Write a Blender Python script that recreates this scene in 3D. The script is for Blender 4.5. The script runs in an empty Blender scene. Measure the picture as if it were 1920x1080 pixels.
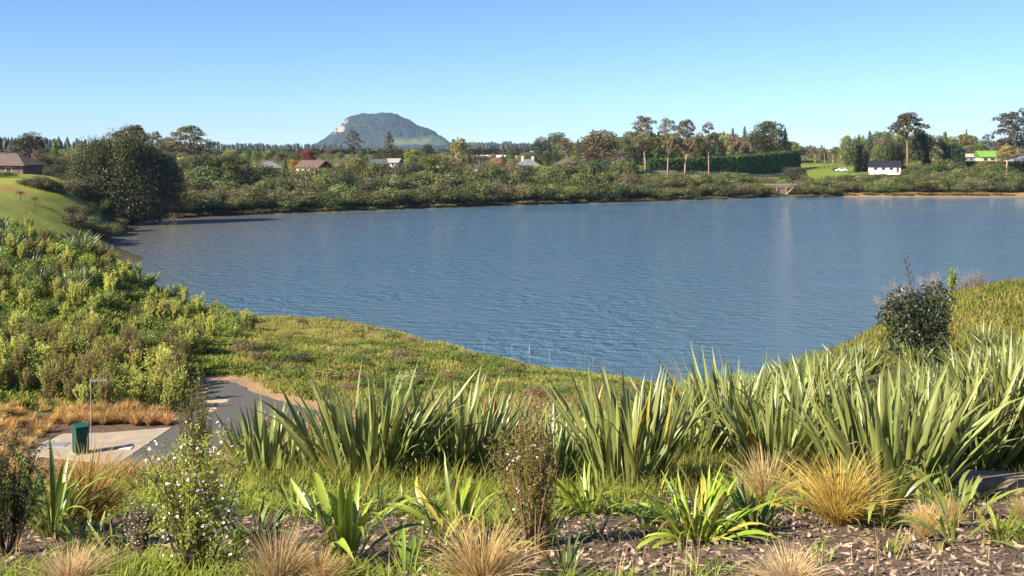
import bpy, math, random
import numpy as np
from mathutils import Matrix, Vector

# ------------------------------------------------------------------ camera, world, sun
scene = bpy.context.scene
COL = scene.collection
F, CX, HY = 2000.0, 960.0, 285.0          # focal length, principal column and horizon row in photo pixels
cam_d = bpy.data.cameras.new('camera')
cam_d.sensor_width = 36.0
cam_d.lens = F / 1920 * 36.0
cam_d.shift_y = (HY - 540) / 1920
cam_d.clip_start = 0.1
cam_d.clip_end = 40000
cam = bpy.data.objects.new('camera', cam_d)
cam.rotation_euler = (math.radians(90), 0, 0)
COL.objects.link(cam)
scene.camera = cam

SUN_EL, SUN_AZ = math.radians(32), math.radians(238)      # azimuth clockwise from +Y
w = bpy.data.worlds.new('World'); scene.world = w; w.use_nodes = True
nt = w.node_tree; bg = nt.nodes['Background']
sky = nt.nodes.new('ShaderNodeTexSky'); sky.sky_type = 'NISHITA'; sky.sun_disc = False
sky.sun_elevation = SUN_EL; sky.sun_rotation = SUN_AZ
sky.altitude = 3000; sky.air_density = 1.0; sky.dust_density = 0.0; sky.ozone_density = 6.5
nt.links.new(sky.outputs[0], bg.inputs[0]); bg.inputs[1].default_value = 0.069
sun_d = bpy.data.lights.new('sun', 'SUN'); sun_d.energy = 5.0; sun_d.angle = math.radians(0.5)
sun_d.color = (1.0, 0.88, 0.70)
sun = bpy.data.objects.new('sun', sun_d); COL.objects.link(sun)
sd = Vector((math.sin(SUN_AZ) * math.cos(SUN_EL), math.cos(SUN_AZ) * math.cos(SUN_EL), math.sin(SUN_EL)))
sun.rotation_euler = sd.to_track_quat('Z', 'Y').to_euler()
vs = scene.view_settings
vs.view_transform = 'Standard'; vs.look = 'None'; vs.exposure = 1.35; vs.gamma = 1.0
vs.use_curve_mapping = False
scene.cycles.max_bounces = 5; scene.cycles.transparent_max_bounces = 4
scene.cycles.volume_bounces = 0

R = np.random.default_rng(7)
random.seed(7)
WZ = -16.0                                               # water level, the eye is at 0

# ------------------------------------------------------------------ helpers
def link(o, parent=None):
    COL.objects.link(o)
    if parent is not None: o.parent = parent
    return o
def tag(o, label=None, cat=None, group=None, kind=None):
    if label: o['label'] = label
    if cat: o['category'] = cat
    if group: o['group'] = group
    if kind: o['kind'] = kind
    return o

class MB:
    """collects vertices, faces and a per-vertex tint, links them as one mesh"""
    def __init__(s): s.v = []; s.f = []; s.t = []; s.n = 0
    def add(s, v, faces, tint=0.5):
        v = np.asarray(v, float).reshape(-1, 3); s.v.append(v)
        t = np.full(len(v), tint) if np.isscalar(tint) else np.asarray(tint, float)
        s.t.append(t)
        for fa in (faces if isinstance(faces, list) and len(faces) and isinstance(faces[0], np.ndarray) else [faces]):
            s.f.append(np.asarray(fa, int) + s.n)
        s.n += len(v)
    def mesh(s, name, mat=None, smooth=False):
        me = bpy.data.meshes.new(name)
        V = np.concatenate(s.v); T = np.concatenate(s.t)
        me.vertices.add(len(V)); me.vertices.foreach_set('co', V.ravel())
        fs = [f.reshape(-1, f.shape[-1]) for f in s.f]
        tot = np.concatenate([np.full(len(f), f.shape[1]) for f in fs])
        idx = np.concatenate([f.ravel() for f in fs])
        me.loops.add(len(idx)); me.loops.foreach_set('vertex_index', idx)
        me.polygons.add(len(tot))
        st = np.concatenate([[0], np.cumsum(tot)[:-1]])
        me.polygons.foreach_set('loop_start', st); me.polygons.foreach_set('loop_total', tot)
        me.polygons.foreach_set('use_smooth', np.full(len(tot), bool(smooth)))
        a = me.attributes.new('tint', 'FLOAT', 'POINT'); a.data.foreach_set('value', T)
        me.update(calc_edges=True); me.validate()
        if mat: me.materials.append(mat)
        return me
    def obj(s, name, mat, parent=None, color=None, smooth=False):
        o = bpy.data.objects.new(name, s.mesh(name, mat, smooth))
        if color is not None: o.color = (*color, 1)
        return link(o, parent)
    # shapes
    def box(s, c, size, rz=0.0, tint=0.5, taper=1.0):
        x, y, z = np.array(size) / 2
        v = np.array([[a * x * (taper if k > 0 else 1), b * y * (taper if k > 0 else 1), k * z] for k in (-1, 1) for a, b in ((-1, -1), (1, -1), (1, 1), (-1, 1))])
        cr, sr = math.cos(rz), math.sin(rz)
        v = np.stack([v[:, 0] * cr - v[:, 1] * sr, v[:, 0] * sr + v[:, 1] * cr, v[:, 2]], 1) + np.array(c)
        s.add(v, np.array([[0, 3, 2, 1], [4, 5, 6, 7], [0, 1, 5, 4], [1, 2, 6, 5], [2, 3, 7, 6], [3, 0, 4, 7]]), tint)
    def tube(s, pts, rad, sides=5, tint=0.5, cap=True):
        pts = np.asarray(pts, float); n = len(pts)
        rad = np.full(n, rad) if np.isscalar(rad) else np.asarray(rad, float)
        d = np.gradient(pts, axis=0); d /= np.linalg.norm(d, axis=1)[:, None] + 1e-9
        ref = np.array([1.0, 0, 0]) if abs(d[0, 2]) > 0.7 else np.array([0, 0, 1.0])
        u = np.cross(d, ref); u /= np.linalg.norm(u, axis=1)[:, None] + 1e-9
        q = np.cross(d, u)
        a = np.arange(sides) * 2 * math.pi / sides
        ring = pts[:, None] + rad[:, None, None] * (np.cos(a)[None, :, None] * u[:, None] + np.sin(a)[None, :, None] * q[:, None])
        i = np.arange(n - 1)[:, None] * sides; j = np.arange(sides)[None]
        k = (j + 1) % sides
        f = np.stack([i + j, i + k, i + sides + k, i + sides + j], -1).reshape(-1, 4)
        fl = [f]
        if cap: fl += [np.arange(sides)[None, ::-1], (np.arange(sides) + (n - 1) * sides)[None]]
        s.add(ring.reshape(-1, 3), fl, tint)
    def cards(s, P, size, N=None, aspect=0.6, rng=R, tint=None, axis=None):
        """diamond leaves at P; N normal bias; axis = long direction"""
        P = np.asarray(P, float); n = len(P)
        size = np.full(n, size) if np.isscalar(size) else size
        r1 = rng.normal(size=(n, 3))
        N = r1 if N is None else np.asarray(N) + 0.55 * r1
        N /= np.linalg.norm(N, axis=1)[:, None] + 1e-9
        A = rng.normal(size=(n, 3)) if axis is None else axis + 0.35 * rng.normal(size=(n, 3))
        A -= (A * N).sum(1)[:, None] * N; A /= np.linalg.norm(A, axis=1)[:, None] + 1e-9
        B = np.cross(N, A)
        L = size[:, None]
        v = np.stack([P - A * L, P + B * L * aspect, P + A * L, P - B * L * aspect], 1).reshape(-1, 3)
        t = rng.random(n) if tint is None else tint
        s.add(v, np.arange(n * 4).reshape(-1, 4), np.repeat(t, 4))

def inst(me, name, loc=(0, 0, 0), rz=0.0, sc=(1, 1, 1), parent=None, color=None):
    o = bpy.data.objects.new(name, me)
    o.location = loc; o.rotation_euler = (0, 0, rz)
    o.scale = sc if not np.isscalar(sc) else (sc, sc, sc)
    if color is not None: o.color = (*color, 1)
    return link(o, parent)
def empty(name, loc, rz=0.0, sc=(1, 1, 1)):
    e = bpy.data.objects.new(name, None); e.empty_display_size = 0.2
    e.location = loc; e.rotation_euler = (0, 0, rz); e.scale = sc
    return link(e)

# value noise in numpy
_P = np.random.default_rng(3).random((256, 256))
def vnoise(x, y):
    xi = np.floor(x).astype(int); yi = np.floor(y).astype(int)
    fx = x - xi; fy = y - yi
    fx = fx * fx * (3 - 2 * fx); fy = fy * fy * (3 - 2 * fy)
    g = lambda a, b: _P[a & 255, b & 255]
    return (g(xi, yi) * (1 - fx) + g(xi + 1, yi) * fx) * (1 - fy) + (g(xi, yi + 1) * (1 - fx) + g(xi + 1, yi + 1) * fx) * fy
def fbm(x, y, o=4):
    s = 0; a = 0.5; t = 0
    for k in range(o):
        s = s + a * vnoise(x * 2 ** k + 17 * k, y * 2 ** k + 31 * k); t += a; a *= 0.5
    return s / t
def sstep(a, b, x):
    t = np.clip((x - a) / (b - a), 0, 1); return t * t * (3 - 2 * t)
def inpoly(x, y, poly):
    x = np.asarray(x); y = np.asarray(y); r = np.zeros(x.shape, bool); n = len(poly)
    for i in range(n):
        (x0, y0), (x1, y1) = poly[i], poly[(i + 1) % n]
        c = (y0 > y) != (y1 > y)
        with np.errstate(divide='ignore', invalid='ignore'):
            r ^= c & (x < (x1 - x0) * (y - y0) / (y1 - y0 + 1e-12) + x0)
    return r

# ------------------------------------------------------------------ materials
def mat(name, rough=0.8, spec=0.3):
    m = bpy.data.materials.new(name); m.use_nodes = True
    b = m.node_tree.nodes['Principled BSDF']
    b.inputs['Roughness'].default_value = rough; b.inputs['Specular IOR Level'].default_value = spec
    return m, m.node_tree, b
def N(t, kind, **kw):
    n = t.nodes.new('ShaderNode' + kind)
    for k, v in kw.items(): setattr(n, k, v)
    return n
def mathn(t, op, a, b=None):
    n = N(t, 'Math', operation=op)
    for i, q in enumerate((a, b)):
        if q is None: continue
        if isinstance(q, (int, float)): n.inputs[i].default_value = q
        else: t.links.new(q, n.inputs[i])
    return n.outputs[0]
def mulcol(t, c, f):
    n = N(t, 'VectorMath', operation='SCALE'); t.links.new(c, n.inputs[0])
    t.links.new(f, n.inputs['Scale']); return n.outputs[0]

def foliage_mat(name, trans=0.3, rough=0.55, spec=0.3, lo=0.55, hi=1.5, rnd=0.35):
    """colour from the object, varied per leaf (tint) and per object"""
    m, t, b = mat(name, rough, spec)
    oi = N(t, 'ObjectInfo'); at = N(t, 'Attribute', attribute_name='tint')
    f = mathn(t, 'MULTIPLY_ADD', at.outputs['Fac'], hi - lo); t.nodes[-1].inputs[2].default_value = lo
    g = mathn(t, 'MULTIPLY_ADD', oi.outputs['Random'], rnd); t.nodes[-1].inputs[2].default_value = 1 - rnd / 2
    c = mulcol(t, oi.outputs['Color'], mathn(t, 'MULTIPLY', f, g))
    hs = N(t, 'HueSaturation'); t.links.new(c, hs.inputs['Color'])
    h = mathn(t, 'MULTIPLY_ADD', at.outputs['Fac'], -0.03); t.nodes[-1].inputs[2].default_value = 0.512
    t.links.new(h, hs.inputs['Hue'])
    t.links.new(hs.outputs[0], b.inputs['Base Color'])
    if trans > 0:
        tr = N(t, 'BsdfTranslucent'); t.links.new(hs.outputs[0], tr.inputs[0])
        mx = N(t, 'MixShader'); mx.inputs[0].default_value = trans
        t.links.new(b.outputs[0], mx.inputs[1]); t.links.new(tr.outputs[0], mx.inputs[2])
        t.links.new(mx.outputs[0], t.nodes['Material Output'].inputs[0])
    return m
LEAF = foliage_mat('leaf', trans=.25, lo=.7, hi=2.0)
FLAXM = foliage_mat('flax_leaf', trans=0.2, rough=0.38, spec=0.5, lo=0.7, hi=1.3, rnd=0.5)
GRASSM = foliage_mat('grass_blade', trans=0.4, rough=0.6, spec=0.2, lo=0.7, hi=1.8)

def noise_mat(name, c1, c2, scale=4.0, rough=0.85, bump=0.3, spec=0.2, detail=6, objcol=False, dist=0.02):
    m, t, b = mat(name, rough, spec)
    tc = N(t, 'TexCoord'); n = N(t, 'TexNoise'); n.inputs['Scale'].default_value = scale; n.inputs['Detail'].default_value = detail
    n.inputs['Roughness'].default_value = 0.65
    t.links.new(tc.outputs['Object'], n.inputs['Vector'])
    r = N(t, 'ValToRGB'); r.color_ramp.elements[0].position = 0.3; r.color_ramp.elements[1].position = 0.7
    r.color_ramp.elements[0].color = (*c1, 1); r.color_ramp.elements[1].color = (*c2, 1)
    t.links.new(n.outputs['Fac'], r.inputs[0])
    out = r.outputs[0]
    if objcol:
        oi = N(t, 'ObjectInfo'); mx = N(t, 'MixRGB', blend_type='MULTIPLY'); mx.inputs[0].default_value = 1
        t.links.new(out, mx.inputs[1]); t.links.new(oi.outputs['Color'], mx.inputs[2]); out = mx.outputs[0]
    t.links.new(out, b.inputs['Base Color'])
    if bump:
        bp = N(t, 'Bump'); bp.inputs['Strength'].default_value = bump; bp.inputs['Distance'].default_value = dist
        t.links.new(n.outputs['Fac'], bp.inputs['Height']); t.links.new(bp.outputs[0], b.inputs['Normal'])
    return m
BARK = noise_mat('bark', (0.7, 0.7, 0.7), (1.3, 1.3, 1.3), 3, 0.9, 0.4, objcol=True, dist=0.1)
WOOD = noise_mat('weathered_wood', (0.16, 0.12, 0.09), (0.32, 0.26, 0.20), 9, 0.85, 0.5)
CONC = noise_mat('concrete', (0.27, 0.225, 0.17), (0.42, 0.36, 0.28), 1.1, 0.85, 0.15, detail=9)
ASPH = noise_mat('gravel_seal', (0.07, 0.068, 0.064), (0.125, 0.12, 0.112), 14, 0.9, 0.5, detail=8)
PAINT = noise_mat('painted_surface', (0.9, 0.9, 0.9), (1.05, 1.05, 1.05), 2, 0.55, 0.05, objcol=True)
ROOFM = noise_mat('roof_tile', (0.75, 0.75, 0.75), (1.2, 1.2, 1.2), 1.5, 0.7, 0.2, objcol=True)
STEEL = noise_mat('galvanised_steel', (0.30, 0.31, 0.32), (0.42, 0.42, 0.42), 8, 0.6, 0.05, spec=0.4)
m, t, b = mat('window_glass', 0.08, 0.6); b.inputs['Base Color'].default_value = (0.03, 0.04, 0.05, 1); GLASS = m
CHIP = noise_mat('bark_chip', (0.6, 0.6, 0.6), (1.3, 1.3, 1.3), 20, 0.9, 0.4, objcol=True)
m, t, b = mat('petal', 0.6, 0.2); b.inputs['Base Color'].default_value = (0.85, 0.78, 0.74, 1); PETAL = m

# ------------------------------------------------------------------ terrain height
def P3(px, py, D): return np.array([(px - CX) / F * D, D, -(py - HY) / F * D])
ctrl = []                                    # (theta, lnD, z)
def cp(px, D, z): ctrl.append((math.atan((px - CX) / F), math.log(D), z))
def cpy(px, py, D): cp(px, D, -(py - HY) / F * D)
# foreground bench
for px in (-300, 0, 480, 960, 1440, 1920, 2250):
    cp(px, 2.0, -1.9); cp(px, 5.0, -1.99); cp(px, 7.0, -2.42)
for px in (-200, 200, 600, 960): cp(px, 11.5, -3.55); 
for px in (1300, 1600, 1920, 2200): cp(px, 11.5, -3.5)
# drop behind the flax, left and centre
for px, D, z in ((-200, 18, -6.0), (200, 18, -6.5), (600, 18, -6.2), (960, 18, -5.7), (-200, 28, -9.6), (100, 30, -10.7), (400, 30, -10.7), (700, 30, -10.2),
                 (1000, 28, -8.6), (-200, 38, -12.0), (0, 40, -12.6), (200, 38, -12.75), (600, 40, -12.5), (850, 40, -12.2), (1100, 38, -11.0)): cp(px, D, z)
# right spur
for px, D, z in ((1250, 20, -5.4), (1450, 20, -4.7), (1700, 20, -4.25), (1920, 20, -4.1), (2200, 20, -4.0),
                 (1300, 29, -7.6), (1440, 30, -6.7), (1560, 31, -5.95), (1680, 33, -5.15), (1800, 34, -4.55), (1920, 36, -4.45), (2200, 36, -4.3),
                 (1300, 38, -10.4), (1450, 42, -10.5), (1680, 46, -9.5), (1920, 52, -9.5), (2200, 54, -9),
                 (1350, 55, -15.0), (1500, 60, -16.8), (1700, 66, -16.8), (1920, 75, -17), (2250, 80, -17)): cp(px, D, z)
# flat with pad and track
for px, D in ((60, 46), (150, 45), (320, 45), (300, 50), (430, 60), (480, 53), (570, 52), (250, 42), (420, 47), (340, 55)): cp(px, D, -12.78)
# peninsula
for px, py, D in ((480, 670, 66), (600, 700, 62), (750, 720, 60), (900, 730, 57.5), (1050, 745, 54), (1180, 745, 58), (600, 640, 79), (750, 655, 74), (880, 680, 70),
                  (1000, 705, 66), (480, 618, 84), (1120, 728, 62)): cpy(px, py, D)
edge = [(480, 600, 94), (600, 604, 93), (690, 612, 91), (760, 627, 87.5), (880, 657, 80.5), (960, 682, 75.5), (1100, 706, 71), (1240, 727, 68)]
for px, py, D in edge:
    cpy(px, py, D); cp(px, D * 1.07, -16.9)
    cp(px, D * 1.35, -18)
# left hill
for px, D, z in ((-250, 52, -11.4), (0, 54, -12.1), (150, 53, -12.6), (330, 58, -12.7), (0, 68, -10.9), (150, 68, -11.4), (300, 70, -12.2), (400, 74, -12.9), (-250, 70, -9.5),
                 (-250, 90, -5.2), (0, 91, -6.3), (90, 92, -7.4), (180, 92, -8.7), (260, 91, -10.8), (330, 90, -12.4), (410, 89, -13.4),
                 (-250, 115, -6.5), (0, 112, -9.0), (90, 112, -11.5), (180, 108, -14.5), (260, 104, -16.5), (330, 101, -17), (410, 99, -17),
                 (-250, 140, -8), (0, 138, -10.5), (100, 140, -14), (190, 140, -17.2), (300, 140, -18), (450, 150, -18)): cp(px, D, z)
# field and house lawn at the left, head of the bay
for px, py, D in ((0, 392, 165), (120, 416, 178), (60, 372, 186), (0, 342, 210), (100, 340, 212), (30, 329, 238), (-250, 335, 215), (-250, 329, 240), (120, 332, 236), (160, 400, 190)): cpy(px, py, D)
cp(190, 196, -16.1); cp(215, 222, -15.6); cp(225, 185, -17.5); cp(260, 215, -17.5)
# open water and far shore
for px, D in ((400, 200), (700, 150), (700, 220), (1000, 120), (1000, 250), (1300, 100), (1300, 200), (1300, 300), (1600, 130), (1600, 250), (1950, 130), (1950, 280), (2300, 200)): cp(px, D, -18.5)
SH = [(250, 246), (400, 266), (550, 280), (700, 293), (830, 305), (960, 320), (1080, 331), (1200, 344), (1330, 360), (1440, 374), (1600, 380), (1760, 378), (1920, 378), (2250, 378)]
for px, D in SH:
    flat = px > 1560
    cp(px, D * 0.96, -17.4); cp(px, D, -15.98); cp(px, D + (14 if flat else 6), -15.4 if flat else -14.9)
    pad = 1340 <= px <= 1700
    cp(px, D + 40, -12.2 if pad else -10.0); cp(px, D + 80, -9.0 if pad else -7.0)
for px in (-250, 50, 350, 650, 950, 1250): cp(px, 480, -5.0)
for px in (1440, 1540, 1640, 1920, 2250): cp(px, 480, -5.8)
cp(-250, 300, -5); cp(50, 300, -5.2); cp(200, 290, -7)
for px in range(-250, 2300, 300):
    cp(px, 700, -3.0); cp(px, 1100, -1.0); cp(px, 2200, -0.2); cp(px, 5000, 0); cp(px, 12000, 0)
C = np.array(ctrl)
def _phi(d2): return np.sqrt(d2 + 0.02 ** 2)
_A = _phi((C[:, None, 0] - C[None, :, 0]) ** 2 + (C[:, None, 1] - C[None, :, 1]) ** 2)
_A -= np.eye(len(C)) * 0.004
_W = np.linalg.solve(np.block([[_A, np.ones((len(C), 1))], [np.ones((1, len(C))), np.zeros((1, 1))]]), np.append(C[:, 2], 0))
FLATZ = -12.8
FLATP = [P3(x, HY + 12.8 * F / d, d)[:2] for x, d in ((40, 44), (110, 49.5), (330, 51), (385, 61), (450, 61), (500, 56.5), (600, 54.5), (640, 52), (560, 50), (460, 47), (330, 40.5), (200, 40.5))]
_fc = np.array(FLATP)
def polydist(x, y, poly):
    best = np.full(np.shape(x), 1e9)
    for i in range(len(poly)):
        a = np.array(poly[i]); b = np.array(poly[(i + 1) % len(poly)]); ab = b - a
        t = np.clip(((x - a[0]) * ab[0] + (y - a[1]) * ab[1]) / (ab @ ab), 0, 1)
        best = np.minimum(best, np.hypot(x - a[0] - t * ab[0], y - a[1] - t * ab[1]))
    return best
def ground(x, y):
    """terrain height at world x, y (arrays)"""
    x = np.atleast_1d(np.asarray(x, float)); y = np.atleast_1d(np.asarray(y, float))
    D = np.maximum(y, 0.3); r = np.hypot(x, y)
    th = np.clip(np.where(y > 0, np.arctan2(x, np.maximum(y, 1e-6)), np.sign(x) * 0.62), -0.62, 0.62)
    Dl = np.where(np.abs(np.arctan2(x, y)) > 0.62, r * math.cos(0.62), D)
    L = np.log(np.clip(Dl, 2.0, 12000))
    z = np.empty_like(x)
    for i in range(0, len(x), 20000):
        s = slice(i, i + 20000)
        z[s] = _phi((th[s, None] - C[None, :, 0]) ** 2 + (L[s, None] - C[None, :, 1]) ** 2) @ _W[:-1] + _W[-1]
    amp = np.clip(Dl * 0.004, 0.02, 0.35) * sstep(-17, -15, z)
    z = z + amp * (fbm(x / np.clip(Dl * 0.04, 0.5, 6), y / np.clip(Dl * 0.04, 0.5, 6), 3) - 0.5) * 2
    near = (Dl > 38) & (Dl < 64) & (x < 0)
    if near.any():
        xx, yy = x[near], y[near]
        d = polydist(xx, yy, FLATP); ins = inpoly(xx, yy, FLATP)
        k = np.where(ins, 1.0, 1 - sstep(0.2, 2.5, d))
        z[near] = z[near] * (1 - k) + (FLATZ - 0.03) * k
    return z
_DD = np.exp(np.arange(math.log(3.0), math.log(2500), 0.008))
def hit(px, py, dmin=3.0, dmax=2500, force=True):
    """where the sight line through a photo pixel meets the ground"""
    D = _DD[(_DD >= dmin) & (_DD <= dmax)]
    x = (px - CX) / F * D; zr = -(py - HY) / F * D
    g = ground(x, D); k = np.nonzero(zr <= g)[0]
    if len(k) == 0:
        if not force: return None
        i = int(np.argmin(zr - g)); return np.array([x[i], D[i], g[i]])
    i = k[0]
    if i == 0: return np.array([x[0], D[0], g[0]])
    a = (zr[i - 1] - g[i - 1]); b2 = (g[i] - zr[i]); f = a / (a + b2 + 1e-9)
    Dn = D[i - 1] + (D[i] - D[i - 1]) * f
    X = (px - CX) / F * Dn
    return np.array([X, Dn, ground(X, Dn)[0]])
def on(px, D):
    X = (px - CX) / F * D
    return np.array([X, D, ground(X, D)[0]])
def proj(x, y, z): return CX + F * x / y, HY - F * z / y

# ------------------------------------------------------------------ ground mesh
rings = np.exp(np.arange(math.log(1.2), math.log(11000), 0.0135))
az = np.concatenate([np.linspace(-math.pi, -0.56, 40, endpoint=False), np.linspace(-0.56, 0.56, 400), np.linspace(0.56, math.pi, 41)[1:-1]])
AZ, RR = np.meshgrid(az, rings)
gx, gy = (RR * np.sin(AZ)).ravel(), (RR * np.cos(AZ)).ravel()
gz = ground(gx, gy)
na, nr = len(az), len(rings)
i = np.arange(nr - 1)[:, None] * na; j = np.arange(na)[None]; k = (j + 1) % na
faces = np.stack([i + j, i + k, i + na + k, i + na + j], -1).reshape(-1, 4)
ctr = len(gx)
mb = MB()
mb.add(np.vstack([np.stack([gx, gy, gz], 1), [[0, 0, -1.9]]]), [faces, np.stack([np.full(na, ctr), (np.arange(na) + 1) % na, np.arange(na)], 1)])
gpx, gpy = proj(gx, np.maximum(gy, 0.1), gz)
# base colours of the soil and turf by place
def lerp(a, b2, k): return a * (1 - k[:, None]) + np.array(b2)[None] * k[:, None]
n1 = fbm(gx / 1.5, gy / 1.5, 4); n2 = fbm(gx / 6 + 9, gy / 6, 4); n3 = fbm(gx / 25 + 3, gy / 25, 3)
col = np.tile(np.array([[0.075, 0.085, 0.03]]), (len(gx), 1))
col = lerp(col, (0.11, 0.085, 0.05), sstep(0.45, 0.65, n2))
d = np.where(gy > 0, gy, 0.1)
fore = 1 - sstep(7.6, 9.0, d + 1.6 * (n1 - 0.5) * 2)
col = lerp(col, (0.15, 0.11, 0.08), fore)
grassband = sstep(8.0, 9.5, d) * (1 - sstep(13, 18, d))
col = lerp(col, (0.10, 0.14, 0.025), grassband * sstep(0.35, 0.6, n1))
spur = (gpx > 1450) * sstep(22, 27, d) * (1 - sstep(45, 55, d))
col = lerp(col, (0.17, 0.19, 0.035), spur); col = lerp(col, (0.24, 0.16, 0.075), spur * sstep(0.52, 0.62, n2) * 0.9)
dry = (gpx < 420) * sstep(14, 20, d) * (1 - sstep(49, 53, d))
col = lerp(col, (0.20, 0.135, 0.07), dry * sstep(0.3, 0.55, n2)); col = lerp(col, (0.07, 0.05, 0.035), dry * sstep(0.5, 0.6, n1) * 0.8)
hill = (gpx < 430) * sstep(52, 56, d) * (1 - sstep(120, 130, d))
col = lerp(col, (0.10, 0.15, 0.025), hill * sstep(0.35, 0.55, n1)); col = lerp(col, (0.13, 0.09, 0.05), hill * sstep(0.58, 0.66, n2) * 0.8)
pen = sstep(420, 470, gpx) * (gpx < 1320) * sstep(49, 53, d) * (1 - sstep(105, 115, d))
col = lerp(col, (0.13, 0.165, 0.03), pen); col = lerp(col, (0.22, 0.20, 0.06), pen * sstep(76, 84, d) * (gpx < 900)); col = lerp(col, (0.15, 0.095, 0.06), pen * sstep(0.53, 0.63, n2) * 0.85)
field = (d > 130) * (d < 250) * (gpx < 190)
col = lerp(col, (0.20, 0.225, 0.045), field * 1.0); col = lerp(col, (0.34, 0.20, 0.075), field * sstep(188, 192, d) * (1 - sstep(200, 204, d)) * (gpx < 60) * sstep(0.3, 0.5, n3 + n1 * .2))
far = sstep(250, 270, d) * (1.0 - (d > 1500))
col = lerp(col, (0.085, 0.095, 0.03), far)
padk = sstep(1335, 1380, gpx) * (1 - sstep(1640, 1700, gpx)) * sstep(395, 405, d) * (1 - sstep(482, 490, d))
col = lerp(col, (0.15, 0.20, 0.03), padk)
col = lerp(col, (0.12, 0.2, 0.03), (far * sstep(0.6, 0.7, n3)) * (1 - padk) * 0.35)
shore = (1 - sstep(-15.4, -14.6, gz)) * (d > 50)
col = lerp(col, (0.09, 0.075, 0.042), shore * 0.85 * (d < 200))
col = lerp(col, (0.085, 0.075, 0.04), shore * 0.9 * (d > 200))
col = lerp(col, (0.30, 0.19, 0.085), shore * (gpx > 1580) * (d > 300))
dp = polydist(gx, gy, FLATP); inn = inpoly(gx, gy, FLATP)
dirt = np.where(inn, 1.0, 1 - sstep(0.6, 1.8, dp + 1.2 * (n1 - .5))) * (d > 38) * (d < 66)
col = lerp(col, (0.33, 0.22, 0.125), dirt * sstep(330, 400, gpx)); col = lerp(col, (0.12, 0.085, 0.06), dirt * (1 - sstep(330, 400, gpx)))
col *= (0.8 + 0.4 * n1)[:, None]
m, t, b = mat('ground', 0.95, 0.1)
at = N(t, 'Attribute', attribute_name='soil'); geo = N(t, 'NewGeometry')
ns = N(t, 'TexNoise'); ns.inputs['Scale'].default_value = 3.5; ns.inputs['Detail'].default_value = 10; ns.inputs['Roughness'].default_value = 0.75
t.links.new(geo.outputs['Position'], ns.inputs['Vector'])
nb = N(t, 'TexNoise'); nb.inputs['Scale'].default_value = 30; nb.inputs['Detail'].default_value = 4
t.links.new(geo.outputs['Position'], nb.inputs['Vector'])
f1 = mathn(t, 'MULTIPLY_ADD', ns.outputs['Fac'], 1.5); t.nodes[-1].inputs[2].default_value = 0.25
f2 = mathn(t, 'MULTIPLY_ADD', nb.outputs['Fac'], 1.2); t.nodes[-1].inputs[2].default_value = 0.4
t.links.new(mulcol(t, at.outputs['Color'], mathn(t, 'MULTIPLY', f1, f2)), b.inputs['Base Color'])
bp = N(t, 'Bump'); bp.inputs['Strength'].default_value = 0.8; bp.inputs['Distance'].default_value = 0.06
t.links.new(ns.outputs['Fac'], bp.inputs['Height']); t.links.new(bp.outputs[0], b.inputs['Normal'])
GROUND = mb.obj('ground', m, smooth=True)
a = GROUND.data.attributes.new('soil', 'FLOAT_COLOR', 'POINT')
a.data.foreach_set('color', np.hstack([np.vstack([col, [[.1, .08, .06]]]), np.ones((len(gx) + 1, 1))]).ravel())
tag(GROUND, 'grassy slopes, mulch bench and far banks around the inlet', None, kind='structure')

# ------------------------------------------------------------------ water
mb = MB(); xs = np.linspace(-260, 520, 40); ys = np.linspace(45, 420, 30)
X, Y = np.meshgrid(xs, ys); i = np.arange(29)[:, None] * 40; j = np.arange(39)[None]
mb.add(np.stack([X.ravel(), Y.ravel(), np.full(X.size, WZ)], 1), np.stack([i + j, i + j + 1, i + j + 41, i + j + 40], -1).reshape(-1, 4))
m, t, b = mat('water', 0.05, 0.5)
b.inputs['IOR'].default_value = 1.33
geo = N(t, 'NewGeometry')
mp = N(t, 'Mapping'); mp.inputs['Rotation'].default_value = (0, 0, 0.25); mp.inputs['Scale'].default_value = (0.75, 1.1, 1)
t.links.new(geo.outputs['Position'], mp.inputs['Vector'])
w1 = N(t, 'TexNoise'); w1.inputs['Scale'].default_value = 0.8; w1.inputs['Detail'].default_value = 4; w1.inputs['Roughness'].default_value = 0.62
t.links.new(mp.outputs[0], w1.inputs['Vector'])
w2 = N(t, 'TexNoise'); w2.inputs['Scale'].default_value = 0.07; w2.inputs['Detail'].default_value = 4
t.links.new(mp.outputs[0], w2.inputs['Vector'])
rr = N(t, 'MapRange'); rr.inputs[1].default_value = 0.35; rr.inputs[2].default_value = 0.7; rr.inputs[3].default_value = 0.3; rr.inputs[4].default_value = 1.0
t.links.new(w2.outputs['Fac'], rr.inputs[0])
bp = N(t, 'Bump'); bp.inputs['Distance'].default_value = 1.15
t.links.new(rr.outputs[0], bp.inputs['Strength']); t.links.new(w1.outputs['Fac'], bp.inputs['Height']); t.links.new(bp.outputs[0], b.inputs['Normal'])
cr = N(t, 'ValToRGB'); cr.color_ramp.elements[0].position = 0.35; cr.color_ramp.elements[1].position = 0.7
cr.color_ramp.elements[0].color = (0.075, 0.13, 0.18, 1); cr.color_ramp.elements[1].color = (0.08, 0.16, 0.25, 1)
t.links.new(w2.outputs['Fac'], cr.inputs[0])
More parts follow.
